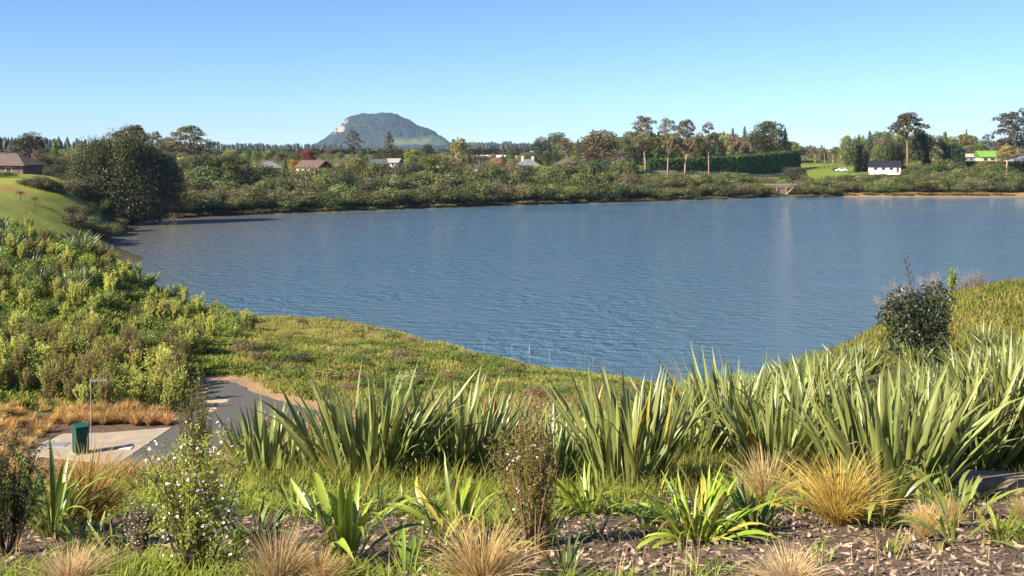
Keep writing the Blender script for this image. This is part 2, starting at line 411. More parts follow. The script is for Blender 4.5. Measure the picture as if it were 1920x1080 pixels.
# silty shallows at the head of the bay
sx = N(t, 'SeparateXYZ'); t.links.new(geo.outputs['Position'], sx.inputs[0])
sh = N(t, 'MapRange'); sh.inputs[1].default_value = -25; sh.inputs[2].default_value = -85; t.links.new(sx.outputs[0], sh.inputs[0])
mx = N(t, 'MixRGB'); mx.inputs[2].default_value = (0.14, 0.125, 0.10, 1)
t.links.new(sh.outputs[0], mx.inputs[0]); t.links.new(cr.outputs[0], mx.inputs[1]); t.links.new(mx.outputs[0], b.inputs['Base Color'])
WATER = mb.obj('water', m)
tag(WATER, 'wind rippled blue estuary water', None, kind='structure')

# ------------------------------------------------------------------ paved track and concrete pad
def sheet(name, pix, z, material, label, th=0.12):
    pts = [P3(x, HY - z * F / d, d)[:2] if d else ((x - CX) / F * (-z * F / (y - HY)), -z * F / (y - HY)) for x, y, d in pix]
    P = []
    for q in range(len(pts)):                        # ragged edge between corners
        a0 = np.array(pts[q]); b0 = np.array(pts[(q + 1) % len(pts)]); n = max(2, int(np.linalg.norm(b0 - a0) / 0.5))
        for s in range(n):
            p = a0 + (b0 - a0) * s / n
            P.append(p + (R.normal(size=2) * 0.05 if name == 'track' and s else 0))
    n = len(P); P = np.array(P)
    v = np.vstack([np.c_[P, np.full(n, z)], np.c_[P, np.full(n, z - th)]])
    me = bpy.data.meshes.new(name)
    me.from_pydata(v.tolist(), [], [list(range(n))] + [[q, (q + 1) % n, n + (q + 1) % n, n + q][::-1] for q in range(n)])
    me.update(); me.materials.append(material)
    o = link(bpy.data.objects.new(name, me)); tag(o, label, None, kind='structure'); return o
sheet('track', [(205, 905, 0), (222, 868, 0), (322, 801, 0), (378, 765, 0), (392, 722, 0), (405, 717, 0), (440, 716, 0), (470, 733, 0), (520, 750, 0), (600, 772, 0), (640, 790, 0), (560, 800, 0), (440, 830, 0), (310, 905, 0)], FLATZ + 0.03, ASPH, 'grey sealed gravel track bending past the concrete pad')
PAD = sheet('concrete_pad', [(60, 852, 0), (75, 832, 0), (118, 813, 0), (200, 811, 0), (322, 801, 0), (222, 868, 0)], FLATZ + 0.05, CONC, 'pale concrete pad beside the grey track')
# tan clay patch washed over the track
mb = MB()
for (cx, cy, rx, ry) in ((405, 752, 22, 5), (388, 768, 16, 6), (380, 785, 14, 4)):
    a = np.linspace(0, 2 * math.pi, 22)[:-1]; r = 0.75 + 0.5 * R.random(21)
    pts = [(-FLATZ * F / (cy + ry * rr_ * math.sin(q) - HY), cx + rx * rr_ * math.cos(q)) for q, rr_ in zip(a, r)]
    v = np.array([[(x - CX) / F * dd, dd, FLATZ + 0.036] for dd, x in pts]); v = np.vstack([v, v.mean(0) + [0, 0, 0.004]])
    mb.add(v, np.array([[q, (q + 1) % 21, 21] for q in range(21)]))
o = mb.obj('clay_wash', noise_mat('clay', (0.38, 0.27, 0.17), (0.52, 0.41, 0.29), 5, 0.95, 0.3)); tag(o, 'pale clay washed over the track edge', kind='stuff')

# ------------------------------------------------------------------ utility cabinet, antenna, covers
c0 = hit(151, 853); c0[2] = FLATZ + 0.05
e = empty('utility_cabinet', c0, math.radians(42)); tag(e, 'dark green metal utility cabinet standing on the concrete pad', 'cabinet')
GRN = (0.016, 0.07, 0.05)
mb = MB(); mb.box((0, 0, 0.03), (0.60, 0.52, 0.06)); mb.obj('plinth', CONC, e)
mb = MB(); mb.box((0, 0, 0.59), (0.54, 0.46, 1.06)); mb.obj('body', PAINT, e, GRN)
mb = MB(); x, y = 0.30, 0.26
mb.add([[-x, -y, 1.12], [x, -y, 1.12], [x, y, 1.12], [-x, y, 1.12], [-x, -y, 1.15], [x, -y, 1.15], [x, y, 1.23], [-x, y, 1.23]], np.array([[0, 3, 2, 1], [4, 5, 6, 7], [0, 1, 5, 4], [1, 2, 6, 5], [2, 3, 7, 6], [3, 0, 4, 7]]))
mb.obj('lid', PAINT, e, (0.02, 0.085, 0.07))
mb = MB(); mb.box((0, -0.238, 0.58), (0.46, 0.012, 0.94)); dr = mb.obj('door', PAINT, e, (0.018, 0.076, 0.055))
mb = MB(); mb.box((0.17, -0.255, 0.62), (0.03, 0.03, 0.12)); mb.obj('handle', STEEL, dr)
mb = MB(); mb.tube([(0.32, 0, 0.0), (0.32, 0, 0.4), (0.27, 0, 0.42)], 0.025, 6); mb.obj('conduit', STEEL, e)
a0 = c0 + np.array([0.22, 0.55, 0])
e = empty('antenna_mast', a0); tag(e, 'slim grey antenna mast with a short comb aerial behind the cabinet', 'antenna')
mb = MB(); mb.tube([(0, 0, 0), (0, 0, 3.0)], 0.017, 8); mb.obj('mast', STEEL, e)
mb = MB(); mb.tube([(-0.06, 0, 2.95), (0.66, 0.1, 2.95)], 0.013, 6); bo = mb.obj('boom', STEEL, e)
for q in range(6):
    mb = MB(); xq = 0.05 + q * 0.115; mb.tube([(xq, xq * .14, 2.95 - 0.1 + q * 0.006), (xq, xq * .14, 2.95 + 0.1 - q * 0.006)], 0.008, 5); mb.obj('element', STEEL, bo)
for px, py, sx, sy, cc, lb in ((104, 838, 1.0, 0.75, (0.22, 0.23, 0.24), 'flat grey steel access cover set in the concrete pad'), (236, 844, 0.55, 0.5, (0.75, 0.72, 0.66), 'small pale access cover near the pad edge')):
    p = hit(px, py); e = empty('access_cover', (p[0], p[1], FLATZ + 0.05), 0.1); tag(e, lb, 'cover')
    mb = MB(); mb.box((0, 0, 0.012), (sx, sy, 0.024)); mb.obj('frame', STEEL, e)
    mb = MB(); mb.box((0, 0, 0.03), (sx * .88, sy * .86, 0.012)); pl = mb.obj('plate', PAINT, e, cc)
    for s in (-1, 1):
        mb = MB(); mb.box((s * sx * .3, 0, 0.04), (0.05, 0.12, 0.012)); mb.obj('lifting_eye', STEEL, pl)

# ------------------------------------------------------------------ stakes in the water
for px, py, h, ln in ((533, 586, 9, 0.05), (993, 662, 14, 0.03), (960, 655, 9, 0.02), (1031, 664, 9, -0.05), (1112, 679, 9, 0.04), (1240, 697, 14, 0.0), (908, 645, 7, 0.06)):
    D = -WZ * F / (py - HY); p = P3(px, py, D); H = h * D / F
    e = empty('marker_stake', (p[0], p[1], WZ - 0.6)); tag(e, 'thin wooden stake standing in the shallow water off the point', 'stake', 'wooden stakes in the water')
    r = 0.04 + 0.025 * (h > 10)
    mb = MB(); mb.tube([(0, 0, 0), (ln * .5, 0, .6 + H * .5), (ln, 0, 0.6 + H)], [r, r * .95, r * .8], 7); mb.obj('shaft', WOOD, e)
    mb = MB(); mb.tube([(ln, 0, .6 + H - .01), (ln, 0, .6 + H + .03)], [r * 1.15, r * .5], 7); mb.obj('cap', WOOD, e)

LAND = [(120, 'by the left lawn'), (300, 'beside the huge dark tree'), (400, 'below the olive shelter hedge'), (503, 'below the grey hip roofed house'), (588, 'below the cream gabled house'), (660, 'below the lone gum'), (730, 'below the tall tiered pine'), (801, 'below the dark round tree'), (856, 'below the pale poplar'), (915, 'below the palm pair'), (990, 'below the grey roofed villa'), (1030, 'below the lime bushes'), (1124, 'below the large brown green tree'), (1166, 'below the grey leafless tree'), (1211, 'below the tallest gum'), (1284, 'below the row of gums'), (1380, 'below the clipped hedge'), (1462, 'beside the low bridge'), (1550, 'below the palm row'), (1660, 'below the white cottage'), (1740, 'right of the white cottage'), (1796, 'below the clipped cypress column'), (1850, 'below the green roofed shed'), (1910, 'below the pale metal roof')]
def land(px, word=None):
    t_ = min(LAND, key=lambda a: abs(a[0] - px))[1]
    return t_ if word is None else t_.replace('below', word).replace('beside', word)
# ================================================================== plant archetypes
def unit(v): return v / (np.linalg.norm(v, axis=-1, keepdims=True) + 1e-9)
def shell(rng, n, c, r, low=-0.5, rag=0.3):
    d = unit(rng.normal(size=(n * 2, 3))); d = d[d[:, 2] > low][:n]
    k = 1 + rag * (rng.random(len(d)) - 0.65)
    ph = rng.random(3) * 9
    k *= 1 + 0.16 * np.sin(d[:, 0] * 5 + ph[0]) * np.sin(d[:, 1] * 5 + ph[1]) + 0.1 * np.sin(d[:, 2] * 9 + ph[2])
    return np.array(c) + d * np.array(r) * k[:, None], d
def limb(mb, a, b, r0, r1, rng, bend=0.08, sides=5, n=4):
    a = np.array(a, float); b = np.array(b, float); L = np.linalg.norm(b - a)
    q = np.linspace(0, 1, n)[:, None]; off = rng.normal(size=3) * bend * L
    mb.tube(a + (b - a) * q + off * (q * (1 - q) * 4 * .5), np.linspace(r0, r1, n), sides)
def arch_round(seed, nb=16, n=2600, leaf=0.03, low=0.12, wid=0.5, rag=0.35, pointy=0.0, trunk=0.035, dens=1.0):
    rng = np.random.default_rng(seed); T = MB(); Cn = MB()
    top = np.array([0, 0, low + 0.15]); T.tube([(0, 0, -0.03), (0.01, 0, low * .6), top], [trunk * 1.3, trunk, trunk * .7], 7)
    for q in range(nb):
        a = q * 2.4 + rng.random(); h = low + 0.14 + (0.86 - low) * ((q + .5) / nb) ** 0.8 * 0.92
        f = math.sqrt(max(0.05, 1 - ((h - low - 0.25) / (0.95 - low - .2)) ** 2)) if h > low + .25 else 0.9
        rad = wid * f * (0.35 + 0.4 * rng.random())
        c = np.array([math.cos(a) * rad, math.sin(a) * rad, h]); rb = wid * (0.26 + 0.16 * rng.random())
        limb(T, top * [1, 1, 0.9], c, trunk * .5, trunk * .12, rng)
        p, d = shell(rng, int(n / nb * dens), c, (rb, rb, rb * (0.75 + pointy)), -0.55, rag)
        if pointy: p[:, 2] += pointy * 0.35 * rb * (d[:, 2] > 0.3) * rng.random(len(p))
        br = 0.5 * rng.random() + 0.1
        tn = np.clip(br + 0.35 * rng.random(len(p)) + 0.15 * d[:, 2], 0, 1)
        Cn.cards(p, leaf * (0.6 + 0.9 * rng.random(len(p))), d, 0.65, rng, tn, None if not pointy else np.array([0, 0, 1.0]))
    return T.mesh('trunk', BARK, True), Cn.mesh('crown', LEAF)
def arch_euc(seed, n=1700, leaf=0.022, base=0.5, nb=15, wid=0.5, one=False):
    rng = np.random.default_rng(seed); T = MB(); Cn = MB()
    s = (rng.random(2) - .5) * 0.1
    fork = np.array([s[0], s[1], base]); T.tube([(0, 0, -0.03), (s[0] * .3, s[1] * .6, base * .5), fork], [0.03, 0.022, 0.018], 7)
    lead = fork + [s[0], s[1], 0.3]; limb(T, fork, lead, 0.018, 0.008, rng)
    for q in range(nb):
        a = q * 2.4 + rng.random() * .8; u = (q + .5) / nb; h = base + 0.08 + (0.93 - base) * u
        rad = wid * (0.95 - 0.75 * max(0, u - 0.45) / .55) * (0.3 + 0.55 * rng.random()) * (0.7 + .3 * min(1, u * 3))
        c = np.array([math.cos(a) * rad + s[0], math.sin(a) * rad + s[1], h])
        limb(T, fork + (lead - fork) * rng.random() * u, c, 0.009, 0.003, rng, 0.15)
        rb = wid * (0.17 + 0.12 * rng.random())
        p, d = shell(rng, n // nb, c, (rb, rb, rb * .42), -0.35, 0.5)
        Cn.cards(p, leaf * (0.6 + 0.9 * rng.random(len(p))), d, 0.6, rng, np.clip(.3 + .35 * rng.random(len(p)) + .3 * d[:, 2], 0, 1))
    return T.mesh('trunk', BARK, True), Cn.mesh('crown', LEAF)
def arch_conifer(seed, tiers=22, n=2200, leaf=0.03, base=0.08, droop=0.25, gap=0.0, wid=0.5, power=0.85):
    rng = np.random.default_rng(seed); T = MB(); Cn = MB()
    T.tube([(0, 0, -0.03), (0, 0, 0.5), (0, 0, 0.99)], [0.03, 0.018, 0.003], 6)
    for q in range(tiers):
        u = (q + .5) / tiers; h = base + (0.97 - base) * u; L = wid * (1 - u) ** power * (0.85 + .3 * rng.random()) + 0.012
        nbr = 7 if not gap else 6
        for b_ in range(nbr):
            a = b_ * 2 * math.pi / nbr + q * 1.1 + rng.normal() * .25; l = L * (0.65 + .45 * rng.random())
            dr = np.array([math.cos(a), math.sin(a), 0]); tip = dr * l + [0, 0, h - l * droop * (1 - u) + (l * .25 if gap else 0)]
            if L > 0.06: limb(T, (0, 0, h), tip, 0.005, 0.001, rng, 0.03, 3, 3)
            m_ = max(5, int(n / tiers / nbr * (0.35 + 1.5 * (1 - u))))
            t_ = rng.random(m_) ** 0.6; p = np.array([0, 0, h]) + (tip - [0, 0, h]) * t_[:, None] + rng.normal(size=(m_, 3)) * [0.02, 0.02, 0.010 if gap else 0.018]
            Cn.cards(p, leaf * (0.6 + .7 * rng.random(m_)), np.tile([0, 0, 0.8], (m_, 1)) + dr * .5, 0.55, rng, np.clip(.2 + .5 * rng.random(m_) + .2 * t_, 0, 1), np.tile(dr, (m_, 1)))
    return T.mesh('trunk', BARK, True), Cn.mesh('crown', LEAF)
def arch_bare(seed, n=900, leaf=0.016, depth=4):
    rng = np.random.default_rng(seed); T = MB(); Cn = MB(); tips = []
    def grow(p, d, L, r, k):
        e = p + d * L; limb(T, p, e, r, r * .6, rng, 0.1, 4 if k < 2 else 3, 3)
        if k >= 2: tips.append((p, e))
        if k == depth: return
        for q in range(3 if k else 6):
            nd = unit(d * (0.9 if k else .55) + rng.normal(size=3) * 0.55 + [0, 0, 0.22]); grow(p + d * L * (0.55 + .45 * rng.random()), nd, L * (.62 + .16 * rng.random()), r * .5, k + 1)
    grow(np.array([0, 0, -0.02]), np.array([0, 0, 1.0]), 0.30, 0.022, 0)
    i = rng.integers(0, len(tips), n); f = rng.random(n)[:, None]
    A = np.array([t_[0] for t_ in tips])[i]; B = np.array([t_[1] for t_ in tips])[i]
    p = A + (B - A) * f + rng.normal(size=(n, 3)) * 0.012
    Cn.cards(p, leaf * (0.5 + rng.random(n)), None, 0.5, rng)
    sc = 1 / max(p[:, 2].max(), .5)
    for M in (T, Cn): M.v = [v * [sc * .9, sc * .9, sc] for v in M.v]
    return T.mesh('trunk', BARK), Cn.mesh('crown', LEAF)
def arch_palm(seed, fr=22):
    rng = np.random.default_rng(seed); T = MB(); Cn = MB()
    T.tube([(0, 0, -.02), (0.01, 0, .4), (0, 0, .74)], [.035, .028, .026], 7)
    for q in range(fr):
        a = q * 2.4; el = 1.2 - 1.7 * (q / fr); L = .42
        ts = np.linspace(0, 1, 26); dr = np.array([math.cos(a), math.sin(a), 0])
        p = np.array([0, 0, .74]) + dr * (L * ts * math.cos(el * .8))[:, None] + np.array([0, 0, 1.0]) * (L * ts * math.sin(el) - .28 * ts ** 2.2)[:, None]
        T.tube(p[::5], .004, 3)
        sd_ = np.cross(dr, [0, 0, 1])
        for s in (-1, 1):
            Cn.cards(p[3:] + sd_ * s * .03 - [0, 0, .012], .045 * (1.1 - .6 * ts[3:]), np.tile([0, 0, 1.0], (23, 1)), .22, rng, None, np.tile(sd_ * s + dr * .7 - [0, 0, .3], (23, 1)))
    return T.mesh('trunk', BARK), Cn.mesh('crown', LEAF)
def arch_bush(seed, n=1500, leaf=0.05, nb=9, twig=0, rag=0.45, flat=1.0):
    rng = np.random.default_rng(seed); Cn = MB(); T = MB(); pts = []
    for q in range(nb):
        a = q * 2.4 + rng.random(); rad = 0.30 * math.sqrt(rng.random()) + (.05 if q else 0)
        c = np.array([math.cos(a) * rad, math.sin(a) * rad, 0.25 + 0.42 * rng.random() * (1 - rad)]); rb = 0.17 + 0.12 * rng.random()
        limb(T, (c[0] * .2, c[1] * .2, -.05), c, .018, .006, rng, .15, 4)
        p, d = shell(rng, n // nb, c, (rb, rb, rb * 1.05 * flat), -0.75, rag); pts.append(p)
        br = .02 + .55 * rng.random()
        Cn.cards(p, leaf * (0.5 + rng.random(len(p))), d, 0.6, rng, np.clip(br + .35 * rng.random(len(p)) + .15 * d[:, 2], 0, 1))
        for s in range(twig):
            d2 = unit(rng.normal(size=3) + [0, 0, .8]); limb(T, c, c + d2 * rb * 1.25, .006, .0015, rng, .1, 3, 3)
    P = np.vstack(pts); up = P[(P[:, 2] > np.quantile(P[:, 2], .55))]
    Fl = MB(); i = rng.integers(0, len(up), 230); cl = up[i] + rng.normal(size=(230, 3)) * .03
    Fl.cards(cl + [0, 0, .015], leaf * .55 * (0.6 + rng.random(230)), np.tile([0, 0, 1.0], (230, 1)), .8, rng, .6 + .4 * rng.random(230))
    return T.mesh('stem', BARK), Cn.mesh('foliage', LEAF), Fl.mesh('blossom', LEAF)

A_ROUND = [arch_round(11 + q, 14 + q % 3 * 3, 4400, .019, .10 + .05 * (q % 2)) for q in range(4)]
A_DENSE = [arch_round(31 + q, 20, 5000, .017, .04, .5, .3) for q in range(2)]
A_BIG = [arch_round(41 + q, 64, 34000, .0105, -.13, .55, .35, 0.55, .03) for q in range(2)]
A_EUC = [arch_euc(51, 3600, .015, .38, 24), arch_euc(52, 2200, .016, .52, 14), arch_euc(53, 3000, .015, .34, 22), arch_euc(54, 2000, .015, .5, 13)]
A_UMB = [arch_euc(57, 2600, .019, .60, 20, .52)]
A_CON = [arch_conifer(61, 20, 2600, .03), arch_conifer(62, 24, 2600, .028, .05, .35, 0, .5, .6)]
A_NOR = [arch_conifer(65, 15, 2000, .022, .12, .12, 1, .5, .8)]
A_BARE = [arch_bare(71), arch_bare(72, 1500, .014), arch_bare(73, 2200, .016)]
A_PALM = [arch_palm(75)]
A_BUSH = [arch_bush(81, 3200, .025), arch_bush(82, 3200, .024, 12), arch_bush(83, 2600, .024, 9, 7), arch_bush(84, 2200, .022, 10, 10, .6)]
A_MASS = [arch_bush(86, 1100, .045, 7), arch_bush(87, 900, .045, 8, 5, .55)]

def tree(arch, name, label, px, top, wpx, D, color, group=None, cat='tree', bark=(0.16, 0.12, 0.09), base=None, rz=None, wood=True):
    g = on(px, D) if base is None else np.array([(px - CX) / F * D, D, -(base - HY) / F * D])
    H = -(top - HY) / F * D - g[2]; W = wpx / F * D * (1.5 if name in ('gum_tree', 'umbrella_pine') else 1.22)
    e = empty(name, g, R.random() * 6.28 if rz is None else rz, (W, W, H)); tag(e, label, cat, group)
    if wood: inst(arch[0], 'trunk', parent=e, color=bark)
    inst(arch[1], 'crown', parent=e, color=color)
    return e
def bush(arch, name, label, p, wid, hgt, color, group=None, cat='bush', blossom=None):
    e = empty(name, p, R.random() * 6.28, (wid, wid, hgt)); tag(e, label, cat, group)
    inst(arch[1], 'foliage', parent=e, color=color)
    inst(arch[0], 'stem', parent=e, color=(0.13, 0.10, 0.08))
    if blossom: inst(arch[2], 'blossom', parent=e, color=blossom)
    return e
def jit(c, k=0.2):
    f = 1 + k * (R.random() - .5) * 2
    return tuple(np.clip(np.array(c) * f * (1 + 0.12 * (R.random(3) - .5)), 0, 1))

DARK = (0.042, 0.062, 0.02); OLIVE = (0.095, 0.112, 0.033); MID = (0.078, 0.112, 0.028); LIME = (0.16, 0.20, 0.03); EUC = (0.085, 0.075, 0.034)
TWIG = (0.145, 0.12, 0.065); PINE = (0.03, 0.045, 0.025); PALE = (0.15, 0.16, 0.055); CREAMF = (0.34, 0.33, 0.21)

# ------------------------------------------------------------------ mountain and far woods
MD = 6000.0
prof = np.array([(540, 284), (590, 276), (606, 268), (620, 260), (632, 248), (640, 238), (648, 228), (658, 221), (680, 217), (705, 215.5), (730, 213), (745, 217), (757, 224), (772, 229), (785, 238), (800, 244), (815, 250), (835, 263), (850, 274), (880, 284)])
nx, ny = 260, 90
U = np.linspace(540, 880, nx); Vv = np.linspace(-1, 1, ny)
hx = np.interp(U, prof[:, 0], (HY - prof[:, 1]) / F * MD)
UU, VV = np.meshgrid(U, Vv); HH = np.tile(hx, (ny, 1))
env = np.clip(1 - np.abs(VV) ** 1.5, 0, 1) ** 0.8
XX = (UU - CX) / F * MD; YY = MD + VV * 480
ZZ = HH * env + (fbm(XX / 90, YY / 90, 4) - .5) * 16 * sstep(5, 60, HH * env) - 3
cliff = ((UU > 628) & (UU < 662) & (VV < 0.1)).astype(float) * sstep(0.35, .6, fbm(XX / 35, ZZ / 18, 3)) * sstep(95, 115, ZZ) * (1 - sstep(150, 190, ZZ))
cliff2 = ((UU > 622) & (UU < 656)).astype(float) * sstep(80, 100, ZZ) * (1 - sstep(150, 170, ZZ)) * sstep(.35, .5, fbm(XX / 30 + 5, ZZ / 12, 3))
tree_b = (vnoise(XX / 11, YY / 11) * 7 + vnoise(XX / 24, YY / 24 + 7) * 12) * sstep(8, 30, ZZ)
grass = sstep(728, 742, UU) * (1 - sstep(836, 850, UU)) * sstep(28, 36, ZZ + 12 * (fbm(XX / 60, YY / 60, 3) - .5)) * (1 - sstep(62, 86, ZZ - (UU - 790) * 0.3 + 20 * (fbm(XX / 50, YY / 50, 3) - .5))) * (VV < .2)
grass = np.maximum(grass, sstep(795, 812, UU) * (1 - sstep(88, 100, ZZ)) * sstep(28, 36, ZZ) * (VV < .2))
ZZ = ZZ + tree_b * (1 - grass) * (1 - np.maximum(cliff, cliff2))
mb = MB(); i = np.arange(ny - 1)[:, None] * nx; j = np.arange(nx - 1)[None]
mb.add(np.stack([XX.ravel(), YY.ravel(), ZZ.ravel()], 1), np.stack([i + j, i + j + 1, i + j + nx + 1, i + j + nx], -1).reshape(-1, 4))
mc = np.tile([[0.026, 0.036, 0.024]], (nx * ny, 1)) * (0.6 + 0.9 * vnoise(XX / 17, YY / 17).ravel())[:, None]
mc = lerp(mc, (0.13, 0.16, 0.05), grass.ravel() * 0.95); mc = lerp(mc, (0.36, 0.27, 0.21), np.clip(np.maximum(cliff, cliff2), 0, 1).ravel())
m, t, b = mat('mountain', 0.95, 0.1); at = N(t, 'Attribute', attribute_name='soil'); t.links.new(at.outputs['Color'], b.inputs['Base Color'])
MOUNT = mb.obj('mountain', m, smooth=False)
a = MOUNT.data.attributes.new('soil', 'FLOAT_COLOR', 'POINT'); a.data.foreach_set('color', np.hstack([mc, np.ones((nx * ny, 1))]).ravel())
tag(MOUNT, 'flat topped forested mountain with a pale cliff far across the plain', kind='structure')

def forest(name, label, specs, color, seed):
    """far plantation that reads as one mass: merged low-poly conifers"""
    rng = np.random.default_rng(seed); mb = MB()
    for x0, x1, top, D, n, dep in specs:
        x = rng.uniform(x0, x1, n); dd = D + rng.uniform(0, dep, n); z0 = ground((x - CX) / F * dd, dd)
        H = (HY - top) / F * D - z0.mean() + rng.normal(size=n) * 1.6; H *= 1 + .22 * (fbm(x / 30, x * 0 + seed, 3) - .5)
        px_, py_ = (x - CX) / F * dd, dd
        for k in range(n):
            r = H[k] * rng.uniform(.16, .24); s = 6
            a = np.arange(s) * 2 * math.pi / s + rng.random()
            lv = ((.12, .55), (.3, 1.0), (.55, .8), (.8, .45), (1.0, .02))
            v = [[px_[k] + math.cos(q) * r * f * rng.uniform(.75, 1.25), py_[k] + math.sin(q) * r * f, z0[k] + H[k] * h] for h, f in lv for q in a]
            ii = np.arange(4)[:, None] * s; jj = np.arange(s)[None]; kk = (jj + 1) % s
            mb.add(v, np.stack([ii + jj, ii + kk, ii + s + kk, ii + s + jj], -1).reshape(-1, 4), rng.random(len(v)) * .6)
    o = mb.obj(name, LEAF, None, color); tag(o, label, None, kind='stuff'); return o
forest('distant_forest', 'dark blue plantation forest along the far horizon', [(330, 640, 270, 2400, 420, 200), (600, 860, 276, 2200, 380, 100), (840, 1060, 269, 2300, 420, 160), (845, 960, 266, 2600, 120, 100)], (0.03, 0.045, 0.03), 5)
forest('pine_wood', 'dark pine wood on the skyline behind the brown roofed house', [(-60, 130, 258, 820, 90, 120), (120, 380, 264, 900, 150, 160), (60, 240, 262, 800, 60, 80)], (0.03, 0.045, 0.028), 6)

# clipped shelter hedges: leafy walls of real depth
def hedge(name, label, pts, tops, thick, color, leaf, dens, group=None, cat='hedge', base=None):
    """pts: ground points (x, y, z); tops: heights; leaves over all faces of a thick wall"""
    rng = np.random.default_rng(len(label)); core = MB(); lv = MB()
    for q in range(len(pts) - 1):
        a, b2 = np.array(pts[q], float), np.array(pts[q + 1], float); d = b2 - a; L = np.linalg.norm(d[:2]); nrm = np.array([d[1], -d[0], 0]) / L
        ha, hb = tops[q], tops[q + 1]; t2 = nrm * thick / 2 * .9
        v = [a - t2, b2 - t2, b2 + t2, a + t2]; up = [ha * .97, hb * .97, hb * .97, ha * .97]
        v = v + [p + [0, 0, h] for p, h in zip(v, up)]
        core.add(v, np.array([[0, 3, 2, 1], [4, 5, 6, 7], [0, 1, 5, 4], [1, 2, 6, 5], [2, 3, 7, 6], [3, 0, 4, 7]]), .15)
        n = int(dens * L * (ha + hb) / 2); s = rng.random(n); h = (ha + (hb - ha) * s)
        for sd_ in (1, -1):
            P = a + d * s[:, None] + nrm * sd_ * thick / 2 * (1 + .16 * rng.normal(size=n))[:, None] + np.array([0, 0, 1.0]) * (h * rng.random(n))[:, None]
            lv.cards(P, leaf * (.5 + rng.random(n)), np.tile(nrm * sd_, (n, 1)), .6, rng, np.clip(.35 + .3 * rng.random(n) + .35 * (fbm(s * L / 2.5, P[:, 2] / 2.5, 2) - .5) * 2, 0, 1))
        n = int(dens * L * thick); s = rng.random(n)
        P = a + d * s[:, None] + nrm * (thick * (rng.random(n) - .5))[:, None] + np.array([0, 0, 1.0]) * ((ha + (hb - ha) * s) * (1 + .035 * rng.normal(size=n)))[:, None]
        lv.cards(P, leaf * (.5 + rng.random(n)), np.tile([0, 0, 1.0], (n, 1)), .6, rng, .5 + .5 * rng.random(n))
    e = empty(name, (0, 0, 0)); tag(e, label, cat, group)
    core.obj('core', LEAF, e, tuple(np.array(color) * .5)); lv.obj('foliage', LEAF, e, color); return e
def hline(pxs, D0, D1, n=2):
    return [on(pxs[0] + (pxs[1] - pxs[0]) * s, D0 + (D1 - D0) * s) for s in np.linspace(0, 1, n)]
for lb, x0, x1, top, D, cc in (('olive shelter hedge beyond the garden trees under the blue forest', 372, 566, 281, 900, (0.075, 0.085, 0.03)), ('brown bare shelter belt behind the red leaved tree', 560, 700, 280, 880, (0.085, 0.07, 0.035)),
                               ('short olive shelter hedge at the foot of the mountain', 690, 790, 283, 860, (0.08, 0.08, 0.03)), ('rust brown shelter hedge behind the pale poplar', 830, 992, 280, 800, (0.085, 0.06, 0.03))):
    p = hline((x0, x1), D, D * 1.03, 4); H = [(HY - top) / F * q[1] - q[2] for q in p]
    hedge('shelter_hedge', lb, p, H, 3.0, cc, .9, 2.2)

# ------------------------------------------------------------------ houses
def house(label, px, D, W, Dp, wallh, roofh, wallc, roofc, rz=0.0, hip=False, base=None, chim=0, wins=3, door=True, name='house', cat='house', over=0.5):
    g = on(px, D) if base is None else np.array([(px - CX) / F * D, D, -(base - HY) / F * D])
    e = empty(name, g, rz); tag(e, label, cat)
    mb = MB(); mb.box((0, 0, wallh / 2 - .5), (W, Dp, wallh + 1.0))
    if not hip:
        for s in (-1, 1): mb.add([[s * (W / 2 - .01), -Dp / 2, wallh], [s * (W / 2 - .01), Dp / 2, wallh], [s * (W / 2 - .01), 0, wallh + roofh * .96]], np.array([[0, 1, 2]]))
    mb.obj('wall', PAINT, e, wallc)
    x, y, z0 = W / 2 + over, Dp / 2 + over, wallh - .12; r = (W / 2 - Dp / 2 * .9 if hip else x)
    mb = MB()
    v = [[-x, -y, z0], [x, -y, z0], [x, y, z0], [-x, y, z0], [-r, 0, wallh + roofh], [r, 0, wallh + roofh]]
    v += [[p[0], p[1], p[2] - .16] for p in v]
    mb.add(v, [np.array([[0, 1, 5, 4], [2, 3, 4, 5], [7, 6, 10, 11], [9, 8, 11, 10], [0, 6, 7, 1], [1, 7, 8, 2], [2, 8, 9, 3], [3, 9, 6, 0]]), np.array([[1, 2, 5], [3, 0, 4], [8, 7, 11], [6, 9, 10]])])
    ro = mb.obj('roof', ROOFM, e, roofc)
    mb = MB(); mb.tube([(-r, 0, wallh + roofh + .04), (r, 0, wallh + roofh + .04)], .12, 5); mb.obj('ridge_cap', ROOFM, ro, roofc)
    for q in range(chim):
        mb = MB(); mb.box(((q - .5) * W * .5, Dp * .12, wallh + roofh + .2), (.8, .7, 2.0)); mb.obj('chimney', PAINT, ro, (0.6, 0.56, 0.5))
    for q in range(wins):
        xq = -W / 2 + W * (q + .7) / (wins + (.9 if door else .4))
        mb = MB(); mb.box((xq, -Dp / 2 - .02, wallh * .56), (W / wins * .42, .08, wallh * .42)); wi = mb.obj('window', PAINT, e, (0.7, 0.7, 0.68))
        mb = MB(); mb.box((xq, -Dp / 2 - .06, wallh * .56), (W / wins * .36, .04, wallh * .36)); mb.obj('pane', GLASS, wi)
    if door:
        mb = MB(); mb.box((W / 2 - W * .1, -Dp / 2 - .03, wallh * .38), (.95, .07, wallh * .76)); do = mb.obj('door', PAINT, e, (0.10, 0.08, 0.07))
        mb = MB(); mb.box((W / 2 - W * .1 + .35, -Dp / 2 - .09, wallh * .36), (.06, .06, .14)); mb.obj('handle', STEEL, do)
    return e
